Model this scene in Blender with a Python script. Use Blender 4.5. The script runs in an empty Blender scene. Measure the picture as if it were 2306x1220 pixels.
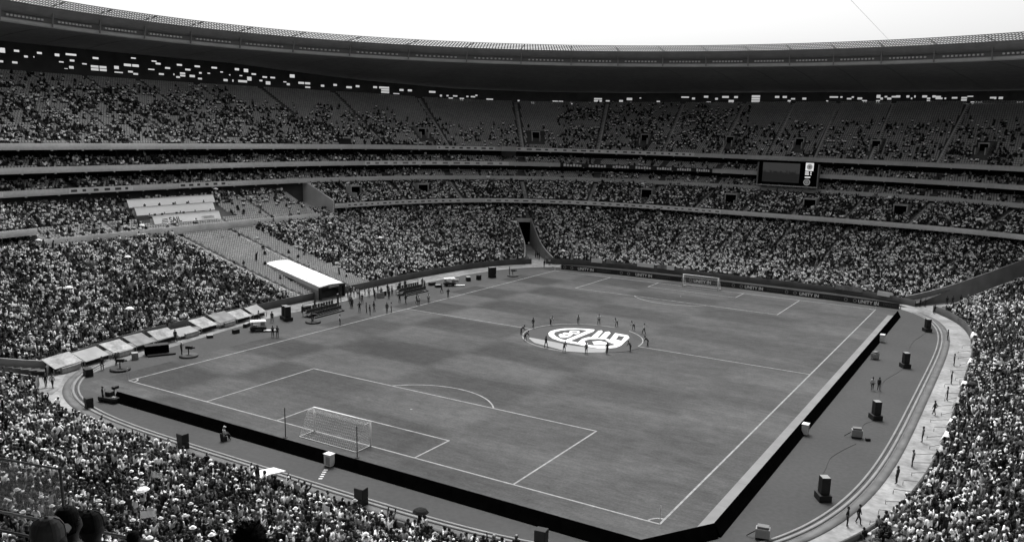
import bpy, bmesh, math, random
import numpy as np
from mathutils import Matrix, Vector
random.seed(7); rng = np.random.default_rng(11)
scene = bpy.context.scene
COL = scene.collection

# ------------------------------------------------------------------ camera
CAM = np.array([56.5656, -112.5289, 30.6294]); YAW, PITCH, ROLL = -0.52390, 0.20480, 0.02915
def cam_axes():
    f = np.array([math.sin(YAW)*math.cos(PITCH), math.cos(YAW)*math.cos(PITCH), -math.sin(PITCH)])
    r = np.array([math.cos(YAW), -math.sin(YAW), 0.0]); u = np.cross(r, f)
    c, s = math.cos(ROLL), math.sin(ROLL)
    return c*r + s*u, -s*r + c*u, f
_r, _u, _f = cam_axes()
cd = bpy.data.cameras.new('camera'); camo = bpy.data.objects.new('camera', cd); COL.objects.link(camo)
M = Matrix.Identity(4)
for i in range(3):
    M[i][0], M[i][1], M[i][2], M[i][3] = _r[i], _u[i], -_f[i], CAM[i]
camo.matrix_world = M
cd.sensor_width = 36; cd.lens = 36*1910.47/2306
cd.shift_x = -(1205.76-1153)/2306; cd.shift_y = (691.07-610)/2306
cd.clip_start = 0.2; cd.clip_end = 6000
scene.camera = camo

# ------------------------------------------------------------------ sky, sun, exposure
SUN_EL, SUN_AZ = math.radians(62), math.radians(-42)     # azimuth from +Y towards +X
w = bpy.data.worlds.new('World'); scene.world = w; w.use_nodes = True
nt = w.node_tree; nt.nodes.clear()
sky = nt.nodes.new('ShaderNodeTexSky'); sky.sky_type = 'NISHITA'; sky.sun_disc = False
sky.sun_elevation = SUN_EL; sky.sun_rotation = SUN_AZ; sky.air_density = 1.0; sky.dust_density = 5.0; sky.ozone_density = 1.0
bw = nt.nodes.new('ShaderNodeRGBToBW'); bg = nt.nodes.new('ShaderNodeBackground'); bg.inputs[1].default_value = 0.115
ow = nt.nodes.new('ShaderNodeOutputWorld')
nt.links.new(sky.outputs[0], bw.inputs[0]); nt.links.new(bw.outputs[0], bg.inputs[0]); nt.links.new(bg.outputs[0], ow.inputs[0])
sl = bpy.data.lights.new('sun', 'SUN'); sl.energy = 1.5; sl.angle = math.radians(24)
so = bpy.data.objects.new('sun', sl); COL.objects.link(so)
sd = Vector((math.sin(SUN_AZ)*math.cos(SUN_EL), math.cos(SUN_AZ)*math.cos(SUN_EL), math.sin(SUN_EL)))
so.rotation_euler = sd.to_track_quat('Z', 'Y').to_euler(); so.location = (-60, 60, 120)
vs = scene.view_settings; vs.view_transform = 'Standard'; vs.look = 'None'; vs.exposure = 1.02; vs.gamma = 1
scene.cycles.use_denoising = True
scene.cycles.max_bounces = 6; scene.cycles.transparent_max_bounces = 12

# ------------------------------------------------------------------ materials
MATS = {}
def mat(name, v, rough=0.8, var=0.0, scale=1.0, spec=0.3, var2=0.0, scale2=8.0, bump=0.0):
    if name in MATS: return MATS[name]
    m = bpy.data.materials.new(name); m.use_nodes = True; t = m.node_tree; p = t.nodes['Principled BSDF']
    p.inputs['Base Color'].default_value = (v, v, v, 1); p.inputs['Roughness'].default_value = rough
    p.inputs['Specular IOR Level'].default_value = spec
    if var > 0:
        tc = t.nodes.new('ShaderNodeTexCoord'); n = t.nodes.new('ShaderNodeTexNoise')
        n.inputs['Scale'].default_value = scale; n.inputs['Detail'].default_value = 5
        t.links.new(tc.outputs['Object'], n.inputs['Vector'])
        mr = t.nodes.new('ShaderNodeMapRange'); mr.inputs[1].default_value = .3; mr.inputs[2].default_value = .7
        mr.inputs[3].default_value = v*(1-var); mr.inputs[4].default_value = v*(1+var)
        t.links.new(n.outputs[0], mr.inputs[0]); out = mr.outputs[0]
        if var2 > 0:
            n2 = t.nodes.new('ShaderNodeTexNoise'); n2.inputs['Scale'].default_value = scale2; n2.inputs['Detail'].default_value = 3
            t.links.new(tc.outputs['Object'], n2.inputs['Vector'])
            m2 = t.nodes.new('ShaderNodeMapRange'); m2.inputs[1].default_value = .3; m2.inputs[2].default_value = .7
            m2.inputs[3].default_value = 1-var2; m2.inputs[4].default_value = 1+var2
            t.links.new(n2.outputs[0], m2.inputs[0])
            mu = t.nodes.new('ShaderNodeMath'); mu.operation = 'MULTIPLY'
            t.links.new(out, mu.inputs[0]); t.links.new(m2.outputs[0], mu.inputs[1]); out = mu.outputs[0]
        t.links.new(out, p.inputs['Base Color'])
        if bump > 0:
            b = t.nodes.new('ShaderNodeBump'); b.inputs['Strength'].default_value = bump
            t.links.new(n.outputs[0], b.inputs['Height']); t.links.new(b.outputs[0], p.inputs['Normal'])
    MATS[name] = m; return m
def ramp_mat(name, stops, src, mul, rough=0.85):
    """cloth or skin whose tone differs from one spectator to the next"""
    m = bpy.data.materials.new(name); m.use_nodes = True; t = m.node_tree; p = t.nodes['Principled BSDF']
    p.inputs['Roughness'].default_value = rough; p.inputs['Specular IOR Level'].default_value = .2
    oi = t.nodes.new('ShaderNodeObjectInfo')
    if src == 'random':
        a = t.nodes.new('ShaderNodeMath'); a.operation = 'MULTIPLY'; a.inputs[1].default_value = mul
        f = t.nodes.new('ShaderNodeMath'); f.operation = 'FRACT'
        t.links.new(oi.outputs['Random'], a.inputs[0]); t.links.new(a.outputs[0], f.inputs[0])
        cr = t.nodes.new('ShaderNodeValToRGB'); cr.color_ramp.interpolation = 'CONSTANT'
        el = cr.color_ramp.elements
        while len(el) > 1: el.remove(el[-1])
        el[0].position = 0; el[0].color = (stops[0][1],)*3+(1,)
        for pos, v in stops[1:]:
            e = el.new(pos); e.color = (v, v, v, 1)
        t.links.new(f.outputs[0], cr.inputs[0]); t.links.new(cr.outputs[0], p.inputs['Base Color'])
    else:
        t.links.new(oi.outputs['Color'], p.inputs['Base Color'])
    MATS[name] = m; return m
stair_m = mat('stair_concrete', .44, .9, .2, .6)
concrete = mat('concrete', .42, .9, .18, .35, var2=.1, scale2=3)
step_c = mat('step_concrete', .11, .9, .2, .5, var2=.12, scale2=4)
apron_c = mat('apron_concrete', .25, .9, .30, .25, var2=.2, scale2=1.6)
fascia_c = mat('fascia_concrete', .48, .85, .12, .12, var2=.08, scale2=2)
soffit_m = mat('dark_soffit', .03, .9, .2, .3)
roof_m = mat('roof_soffit_sheet', .26, .85, .12, .05, var2=.1, scale2=.6)
roof_top = mat('roof_sheet', .3, .7)
steel = mat('grey_steel', .20, .5, .1, .5)
steel_l = mat('light_steel', .40, .45, .1, .5)
seat_m = mat('seat_plastic', .42, .55, .12, .12, var2=.2, scale2=1.5)
dark_m = mat('black_plastic', .012, .6, .3, 2)
drape_shade_m = mat('black_drape_and_shade', .0025, 1.0, .3, 1.5, spec=0.0)  # black cloth; also paints the shade inside gangways, doorways and tunnel
white_m = mat('white_fabric', .78, .7, .06, 1.0)
paint_m = mat('white_paint', .62, .7, .12, .8)
line_m = mat('line_paint', .26, .9, .3, 1.2, var2=.2, scale2=9)
grey_m = mat('mid_grey_cover', .27, .7, .15, .6)
cover_m = mat('pale_cover', .25, .6, .35, .7, var2=.25, scale2=3)
wall_m = mat('dark_wall', .05, .8, .2, .4)
facade_m = mat('facade_panel', .06, .8, .2, .4)
surround_m = mat('surround_turf', .058, .95, .10, .10, var2=.10, scale2=2.2)
ground_m = mat('outer_ground', .2, .95, .2, .02)
board_l = mat('board_front', .15, .6, .06, .3)
board_d = mat('board_dark', .022, .6, .15, .4)
letter_w = mat('letter_white', .75, .6)
letter_g = mat('letter_grey', .07, .6)
glass_dark = mat('suite_glass', .02, .15, .3, .4, spec=.5)

def pitch_material():
    m = bpy.data.materials.new('pitch_turf'); m.use_nodes = True; t = m.node_tree; p = t.nodes['Principled BSDF']
    p.inputs['Roughness'].default_value = .95; p.inputs['Specular IOR Level'].default_value = .1
    L = t.links.new; N_ = t.nodes.new
    tc = N_('ShaderNodeTexCoord'); sp = N_('ShaderNodeSeparateXYZ'); L(tc.outputs['Object'], sp.inputs[0])
    def math_(op, a, b=None):
        n = N_('ShaderNodeMath'); n.operation = op
        for k, v in ((0, a), (1, b)):
            if v is None: continue
            if isinstance(v, (int, float)): n.inputs[k].default_value = v
            else: L(v, n.inputs[k])
        return n.outputs[0]
    def noise(sx, sy, scale, det=4, seed=0.0, rough=.55):
        mp = N_('ShaderNodeMapping'); mp.inputs['Scale'].default_value = (sx, sy, 1); mp.inputs['Location'].default_value = (seed, seed*2.3, 0)
        L(tc.outputs['Object'], mp.inputs[0]); n = N_('ShaderNodeTexNoise'); n.inputs['Scale'].default_value = scale
        n.inputs['Detail'].default_value = det; n.inputs['Roughness'].default_value = rough; L(mp.outputs[0], n.inputs['Vector']); return n.outputs[0]
    def rng_(x, a, b, c, d):
        n = N_('ShaderNodeMapRange'); n.inputs[1].default_value = a; n.inputs[2].default_value = b; n.inputs[3].default_value = c; n.inputs[4].default_value = d
        L(x, n.inputs[0]); return n.outputs[0]
    # mowing bands across the pitch, alternating in the two halves of the width
    yw = math_('ADD', sp.outputs[1], math_('MULTIPLY', noise(1, 1, .12, 2), 1.2))
    band = math_('SINE', math_('MULTIPLY', yw, math.pi/8.75)); bs = rng_(band, -.25, .25, -1, 1)
    xs = rng_(math_('SINE', math_('MULTIPLY', math_('ADD', sp.outputs[0], -8), math.pi/17.0)), -.2, .2, -1, 1)
    chk = math_('MULTIPLY', bs, xs)
    patch = rng_(noise(1, 1, .028, 2, 3.1), .36, .58, .35, 1)
    leftm = rng_(sp.outputs[0], -30, 20, 1, .35)
    mow = math_('MULTIPLY', math_('MULTIPLY', chk, patch), leftm)
    v = math_('ADD', 1.0, math_('MULTIPLY', mow, .30))
    v = math_('MULTIPLY', v, rng_(noise(.5, 1.5, .07, 5, 1.7), .3, .7, .74, 1.24))
    v = math_('MULTIPLY', v, rng_(noise(1, 1, .55, 6, 9.3, .65), .3, .7, .86, 1.14))
    v = math_('MULTIPLY', v, rng_(noise(.35, 1.6, 1.3, 5, 4.1, .7), .3, .7, .82, 1.18))
    v = math_('MULTIPLY', v, rng_(noise(1, 1, 4.0, 5, 5.5, .75), .3, .7, .78, 1.22))
    wear = rng_(noise(1, 1, 1.4, 4, 2.2, .7), .56, .68, 1, .78)
    gx = math_('ABSOLUTE', sp.outputs[0]); goal = rng_(gx, 5, 14, 1, 0); gy = rng_(math_('ABSOLUTE', math_('ADD', math_('ABSOLUTE', sp.outputs[1]), -44)), 3, 12, 1, 0)
    wm = math_('MULTIPLY', goal, gy)
    v = math_('MULTIPLY', v, math_('ADD', 1.0, math_('MULTIPLY', math_('ADD', wear, -1.0), wm)))
    v = math_('MULTIPLY', v, rng_(sp.outputs[0], -36, 36, .93, 1.10))
    base = math_('MULTIPLY', v, .072)
    L(base, p.inputs['Base Color'])
    return m
pitch_m = pitch_material()
def glass_material():
    m = bpy.data.materials.new('hazy_glass'); m.use_nodes = True; t = m.node_tree; t.nodes.clear(); L = t.links.new
    o = t.nodes.new('ShaderNodeOutputMaterial'); tr = t.nodes.new('ShaderNodeBsdfTransparent'); tr.inputs[0].default_value = (.93,)*3+(1,)
    df = t.nodes.new('ShaderNodeBsdfDiffuse'); df.inputs[0].default_value = (.8,)*3+(1,)
    gl = t.nodes.new('ShaderNodeBsdfGlossy'); gl.inputs['Roughness'].default_value = .05
    tc = t.nodes.new('ShaderNodeTexCoord'); n = t.nodes.new('ShaderNodeTexNoise'); n.inputs['Scale'].default_value = 2.5; L(tc.outputs['Object'], n.inputs['Vector'])
    mr = t.nodes.new('ShaderNodeMapRange'); mr.inputs[3].default_value = .08; mr.inputs[4].default_value = .22; L(n.outputs[0], mr.inputs[0])
    a = t.nodes.new('ShaderNodeMixShader'); L(mr.outputs[0], a.inputs[0]); L(tr.outputs[0], a.inputs[1]); L(df.outputs[0], a.inputs[2])
    fr = t.nodes.new('ShaderNodeValue'); fr.outputs[0].default_value = .05
    b = t.nodes.new('ShaderNodeMixShader'); L(fr.outputs[0], b.inputs[0]); L(a.outputs[0], b.inputs[1]); L(gl.outputs[0], b.inputs[2])
    L(b.outputs[0], o.inputs[0]); return m
hazy_glass = glass_material()
def net_material():
    m = bpy.data.materials.new('net_cord'); m.use_nodes = True; p = m.node_tree.nodes['Principled BSDF']
    p.inputs['Base Color'].default_value = (.6, .6, .6, 1); p.inputs['Roughness'].default_value = .9; return m
net_m = net_material()
def emit_mat(name, v, s=1.0):
    m = bpy.data.materials.new(name); m.use_nodes = True; p = m.node_tree.nodes['Principled BSDF']
    p.inputs['Base Color'].default_value = (.02, .02, .02, 1); p.inputs['Emission Color'].default_value = (v, v, v, 1)
    p.inputs['Emission Strength'].default_value = s; return m

# ------------------------------------------------------------------ object helpers
def tag(o, label=None, cat=None, group=None, kind=None):
    if label: o['label'] = label
    if cat: o['category'] = cat
    if group: o['group'] = group
    if kind: o['kind'] = kind
    return o
def empty(name, loc=(0, 0, 0), rz=0.0):
    o = bpy.data.objects.new(name, None); COL.objects.link(o); o.location = loc; o.rotation_euler = (0, 0, rz); o.empty_display_size = .2
    return o
def link(name, me, parent=None, loc=None, rz=None):
    o = bpy.data.objects.new(name, me); COL.objects.link(o)
    if parent: o.parent = parent
    if loc is not None: o.location = loc
    if rz is not None: o.rotation_euler = (0, 0, rz)
    return o
def mesh_np(name, V, F, m, smooth=False):
    V = np.asarray(V, np.float32); F = np.asarray(F, np.int32)
    me = bpy.data.meshes.new(name)
    me.vertices.add(len(V)); me.vertices.foreach_set('co', V.ravel())
    k = F.shape[1]; me.loops.add(F.size); me.loops.foreach_set('vertex_index', F.ravel())
    me.polygons.add(len(F)); me.polygons.foreach_set('loop_start', np.arange(0, F.size, k, dtype=np.int32))
    me.polygons.foreach_set('loop_total', np.full(len(F), k, np.int32))
    if smooth: me.polygons.foreach_set('use_smooth', np.ones(len(F), bool))
    me.materials.append(m); me.update(calc_edges=True); me.validate(); return me
class MB:
    """collects boxes, bars and sheets into one mesh"""
    def __init__(s): s.v = []; s.f = []
    def add(s, vs, fs):
        b = len(s.v); s.v += [tuple(v) for v in vs]; s.f += [tuple(b+i for i in f) for f in fs]
    def box(s, c, d, rz=0.0, taper=1.0):
        x, y, z = d[0]/2, d[1]/2, d[2]/2; vs = []
        cz, sz = math.cos(rz), math.sin(rz)
        for k, (i, j, l) in enumerate([(-1,-1,-1),(1,-1,-1),(1,1,-1),(-1,1,-1),(-1,-1,1),(1,-1,1),(1,1,1),(-1,1,1)]):
            q = taper if l > 0 else 1.0
            a, b = i*x*q, j*y*q
            vs.append((c[0]+a*cz-b*sz, c[1]+a*sz+b*cz, c[2]+l*z))
        s.add(vs, [(0,3,2,1),(4,5,6,7),(0,1,5,4),(1,2,6,5),(2,3,7,6),(3,0,4,7)]); return s
    def bar(s, p, q, w, h=None, n=4):
        p, q = Vector(p), Vector(q); d = (q-p).normalized(); h = h or w
        a = d.cross(Vector((0, 0, 1)))
        if a.length < 1e-3: a = Vector((1, 0, 0))
        a.normalize(); b = d.cross(a).normalized(); vs = []
        for e in (p, q):
            for k in range(n):
                t = 2*math.pi*(k+.5)/n; r = 1/math.cos(math.pi/n) if n == 4 else 1
                vs.append(e + a*(math.cos(t)*w/2*r) + b*(math.sin(t)*h/2*r))
        fs = [(k, (k+1) % n, n+(k+1) % n, n+k) for k in range(n)] + [tuple(range(n-1, -1, -1)), tuple(range(n, 2*n))]
        s.add(vs, fs); return s
    def quad(s, *p): s.add(p, [tuple(range(len(p)))]); return s
    def slab(s, poly, z0, z1):
        n = len(poly); s.add([(x, y, z0) for x, y in poly]+[(x, y, z1) for x, y in poly], [tuple(range(n-1, -1, -1)), tuple(range(n, 2*n))]+[(i, (i+1) % n, n+(i+1) % n, n+i) for i in range(n)]); return s
    def lathe(s, prof, c, n=16):
        vs = []
        for r, z in prof:
            for k in range(n):
                t = 2*math.pi*k/n; vs.append((c[0]+r*math.cos(t), c[1]+r*math.sin(t), c[2]+z))
        fs = []
        for i in range(len(prof)-1):
            for k in range(n): fs.append((i*n+k, i*n+(k+1) % n, (i+1)*n+(k+1) % n, (i+1)*n+k))
        fs.append(tuple(range(n-1, -1, -1))); b = (len(prof)-1)*n; fs.append(tuple(range(b, b+n)))
        s.add(vs, fs); return s
    def mesh(s, name, m, smooth=False):
        me = bpy.data.meshes.new(name); me.from_pydata(s.v, [], s.f); me.materials.append(m)
        if smooth: me.polygons.foreach_set('use_smooth', [True]*len(me.polygons))
        me.update(); return me
    def build(s, name, m, parent=None, smooth=False, bevel=0.0, loc=None):
        o = link(name, s.mesh(name, m, smooth), parent, loc)
        if bevel:
            b = o.modifiers.new('bevel', 'BEVEL'); b.width = bevel; b.segments = 2; b.limit_method = 'ANGLE'
        return o
ORD = ['first','second','third','fourth','fifth','sixth','seventh','eighth','ninth','tenth','eleventh','twelfth','thirteenth','fourteenth','fifteenth','sixteenth','seventeenth','eighteenth','nineteenth','twentieth','twenty-first','twenty-second','twenty-third','twenty-fourth']

# ------------------------------------------------------------------ plan curves of the bowl
N = 480
def se_pts(a, b, n, Mn=20000):
    t = np.linspace(0, 2*np.pi, Mn, endpoint=False); c, s = np.cos(t), np.sin(t)
    return np.stack([a*np.sign(c)*abs(c)**(2/n), b*np.sign(s)*abs(s)**(2/n)], 1)
def _ref():
    n = 3.4; p = se_pts(70, 82, n)
    d = np.r_[0, np.cumsum(np.linalg.norm(np.diff(np.r_[p, p[:1]], axis=0), axis=1))]
    u = np.linspace(0, d[-1], N, endpoint=False)
    x = np.interp(u, d, np.r_[p[:, 0], p[0, 0]]); y = np.interp(u, d, np.r_[p[:, 1], p[0, 1]])
    nx = np.sign(x)*abs(x/70)**(n-1)/70; ny = np.sign(y)*abs(y/82)**(n-1)/82; l = np.hypot(nx, ny)
    return np.stack([x, y], 1), np.stack([nx/l, ny/l], 1)
RP, RN = _ref()
def curve(a, b, n):
    lo = np.full(N, -45.); hi = np.full(N, 140.)
    for _ in range(60):
        m = (lo+hi)/2; p = RP+RN*m[:, None]
        o = (abs(p[:, 0])/a)**n+(abs(p[:, 1])/b)**n > 1
        hi = np.where(o, m, hi); lo = np.where(o, lo, m)
    return RP+RN*((lo+hi)/2)[:, None]
def sub(cv, k):
    """refine a closed curve k times"""
    n = len(cv)*k; i = np.arange(n)/k; a = np.floor(i).astype(int) % len(cv); b = (a+1) % len(cv); f = (i-np.floor(i))[:, None]
    return cv[a]*(1-f)+cv[b]*f
IDX = np.arange(N)
def ztab(pairs):
    x, y = zip(*pairs); return np.interp(IDX, x, y)
K_in, K_out = (46.9, 61.9, 4.6), (48.6, 63.6, 4.6)
cF0 = curve(52, 66, 4.2); cLB = curve(90, 102, 3.3)
cB = curve(86, 97, 3.4); cBb = curve(97.5, 115.5, 2.8)
cC = curve(96, 115, 2.8); cD = curve(96.5, 115.5, 2.8); cE = curve(97, 116, 2.8); cDb = curve(103, 122, 2.75)
cF = curve(130, 139, 2.4); cW = curve(130.6, 139.6, 2.4)
cG = curve(110, 96, 2.05); cG2 = curve(109, 95, 2.05); cL2 = curve(104.6, 90.6, 2.05); cRO = curve(133, 142, 2.4)
ZF = ztab([(0, 40.9), (86, 40.9), (106, 40.7), (126, 40.4), (146, 39.9), (156, 39.5), (166, 39.0), (176, 38.9), (186, 39.5), (196, 39.6), (226, 39.4), (300, 39.4), (479, 40.9)])
ZT = ztab([(0, 43.2), (86, 43.2), (126, 42.9), (146, 42.5), (156, 42.1), (166, 41.8), (176, 41.8), (186, 42.8), (196, 44.0), (206, 45.0), (246, 45.0), (300, 45), (479, 43.2)])
CUT = np.zeros(N, bool)
for c in (170, 70, 310, 410):
    for k in range(-4 if c in (70, 410) else -3, 4 if c in (70, 410) else 3): CUT[c+k] = True          # column i covers i..i+1
PRESS = (IDX >= 208) & (IDX < 269)
ALL = np.ones(N, bool)
def sheet(rings, mask, close=None):
    """rings: list of (N,2) plan + z (scalar or N); quads between successive rings for columns in mask"""
    V = np.concatenate([np.c_[r, np.broadcast_to(z, (len(r),))] for r, z in rings]); n = len(rings[0][0])
    i = np.arange(n)[mask]; j = (i+1) % n; F = []
    for k in range(len(rings)-1): F.append(np.stack([k*n+i, k*n+j, (k+1)*n+j, (k+1)*n+i], 1))
    return V, np.concatenate(F)
def sheet_obj(name, rings, mask, m, parent=None, smooth=False):
    V, F = sheet(rings, mask)
    F = F[:, ::-1]; used = np.unique(F); re_ = np.full(len(V), -1); re_[used] = np.arange(len(used))
    return link(name, mesh_np(name, V[used], re_[F], m, smooth), parent)
def offs(cv, d): return cv + RN*d
def beam(name, cv, z0, z1, d0, d1, mask, m, parent):
    """a band of rectangular section along a plan curve"""
    return sheet_obj(name, [(offs(cv, d0), z0), (offs(cv, d0), z1), (offs(cv, d1), z1), (offs(cv, d1), z0), (offs(cv, d0), z0)], mask, m, parent)

# ------------------------------------------------------------------ ground, pitch, apron
def structure(name, o): o['kind'] = 'structure'; return o
g = MB(); g.quad((-3000, -3000, -.3), (3000, -3000, -.3), (3000, 3000, -.3), (-3000, 3000, -.3)); structure('ground', g.build('ground', ground_m))
def fan(cv, z):
    n = len(cv); return np.r_[np.c_[cv, np.full(n, z)], [[0, 0, z]]], np.stack([np.arange(n), (np.arange(n)+1) % n, np.full(n, n)], 1)
V, F = fan(curve(52.6, 66.6, 4.2), -0.02); structure('apron', link('apron', mesh_np('apron', V, F, apron_c)))
V, F = fan(curve(*K_in), 0.0); structure('surround', link('surround', mesh_np('surround', V, F, surround_m)))
lp = MB(); lp.slab([(-36.0, -60.6), (-38.5, -57.6), (-41.2, -50.5), (-43.3, -40), (-45.6, -27), (-47.4, -12), (-47.6, 30), (-45.0, 47), (-41, 54.5), (-38.6, 58.5), (-46, 61), (-52, 40), (-52.2, -20), (-51, -42), (-42, -61.5)], -.1, .006)
structure('apron_strip', lp.build('path', mat('strip_concrete', .17, .9, .35, .3, var2=.2, scale2=1.5)))
ft = MB(); ft.slab([(-36, 58.4), (38, 58.4), (43.5, 60.5), (38, 64.6), (20, 65.7), (-20, 65.7), (-38, 64.3)], -.05, .02); structure('cover_strip', ft.build('path', mat('dark_cover_strip', .035, .9, .3, .3)))  # dark sheet added over the pale apron to darken the far end
gp = MB(); gp.quad((-37.2, -57.6, .004), (37.9, -57.6, .004), (37.9, 57.0, .004), (-37.2, 57.0, .004))
pitch = structure('pitch', gp.build('pitch', pitch_m))
def stroke(mb, pts, wd, z=.009):
    for k_, (a, b) in enumerate(zip(pts[:-1], pts[1:])):
        a, b = np.array(a, float), np.array(b, float); d = b-a; l = np.linalg.norm(d); n = np.array([-d[1], d[0]])/l*wd/2; e = d/l*wd*.35
        mb.quad(*[(p[0], p[1], z+.0005*(k_ % 2)) for p in (a-e-n, b+e-n, b+e+n, a-e+n)])
LW = .19
MZ = [0]
def marking(paths):
    mb = MB()
    for k, p in enumerate(paths): MZ[0] += 1; stroke(mb, p, LW, .008+.0012*MZ[0])
    mb.build('line_marking', line_m, pitch)
marking([[(-34, -52.5), (34, -52.5)]]); marking([[(-34, 52.5), (34, 52.5)]]); marking([[(-34, -52.5), (-34, 52.5)]]); marking([[(34, -52.5), (34, 52.5)]])
marking([[(-34, 0), (34, 0)]])
arc = lambda cx, cy, r, a, b, n=40: [(cx+r*math.cos(a+(b-a)*i/n), cy+r*math.sin(a+(b-a)*i/n)) for i in range(n+1)]
marking([arc(0, 0, 9.15, 0, 2*math.pi, 80)])
for s in (-1, 1):
    marking([[(-20.16, s*52.5), (-20.16, s*36)], [(-20.16, s*36), (20.16, s*36)], [(20.16, s*36), (20.16, s*52.5)]])
    marking([[(-9.16, s*52.5), (-9.16, s*47)], [(-9.16, s*47), (9.16, s*47)], [(9.16, s*47), (9.16, s*52.5)]])
    q = math.asin(5.5/9.15)
    marking([arc(0, s*41.5, 9.15, -s*(math.pi-q) if s > 0 else q, -s*q if s > 0 else math.pi-q)])
    sp_ = MB(); sp_.slab(arc(0, s*41.5, .14, 0, 2*math.pi*15/16, 15), .006, .012); sp_.build('line_marking', line_m, pitch)
    for sx in (-1, 1):
        a0 = {(-1, -1): 0, (1, -1): math.pi/2, (1, 1): math.pi, (-1, 1): -math.pi/2}[(sx, s)]
        marking([arc(sx*34, s*52.5, 1.0, a0, a0+math.pi/2, 12)])
# kerb rings round the near end and the right-hand side
KM = ((IDX > 296) | (IDX < 66))
kc = curve(*K_in)
def kerb(d0, d1, h, m, name='kerb'):
    o = beam(name, kc, -.1, h, d0, d1, KM, m, None); o['kind'] = 'structure'; return o
kerb(0.0, .22, .10, mat('kerb_pale', .20, .8, .15, .5)); kerb(.22, .52, .012, mat('drain_dark', .05, .8, .3, .6), 'drain_channel')
kerb(.52, .80, .13, MATS['kerb_pale']); kerb(.80, 1.0, .02, mat('rail_grey', .12, .7, .2, .6), 'drain_channel'); kerb(1.0, 1.75, .05, mat('channel_grey', .115, .9, .25, .5), 'channel')

# ------------------------------------------------------------------ the stadium
ST = tag(empty('stadium'), 'huge stadium bowl with stacked spectator tiers and overhanging ring roof', 'stadium')
def rake(name, cA, zA, cB_, zB, rows, mask, m, parent, power=1.0):
    """a stand of real steps between two plan curves; returns (object, rows as (plan, z))"""
    rings, info = [], []
    prev = None
    for r in range(rows):
        s0, s1 = r/rows, (r+1)/rows
        z = zA+(zB-zA)*s0**power
        rings += [(cA*(1-s0)+cB_*s0, z), (cA*(1-s1)+cB_*s1, z)]
        sm = (s0*.45+s1*.55); info.append((cA*(1-sm)+cB_*sm, z))
    return sheet_obj(name, rings, mask, m, parent), info
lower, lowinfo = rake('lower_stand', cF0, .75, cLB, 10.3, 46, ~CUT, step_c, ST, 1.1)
beam('front_wall', cF0, -.1, 1.25, -.18, 0.0, ~CUT, mat('front_wall_grey', .06, .85, .25, .4), lower)
beam('back_wall', cLB, 0, 11.4, 0.0, .3, ~PRESS, wall_m, lower); beam('back_wall', cLB, 0, 9.6, 0.0, .3, PRESS, wall_m, lower)
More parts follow.
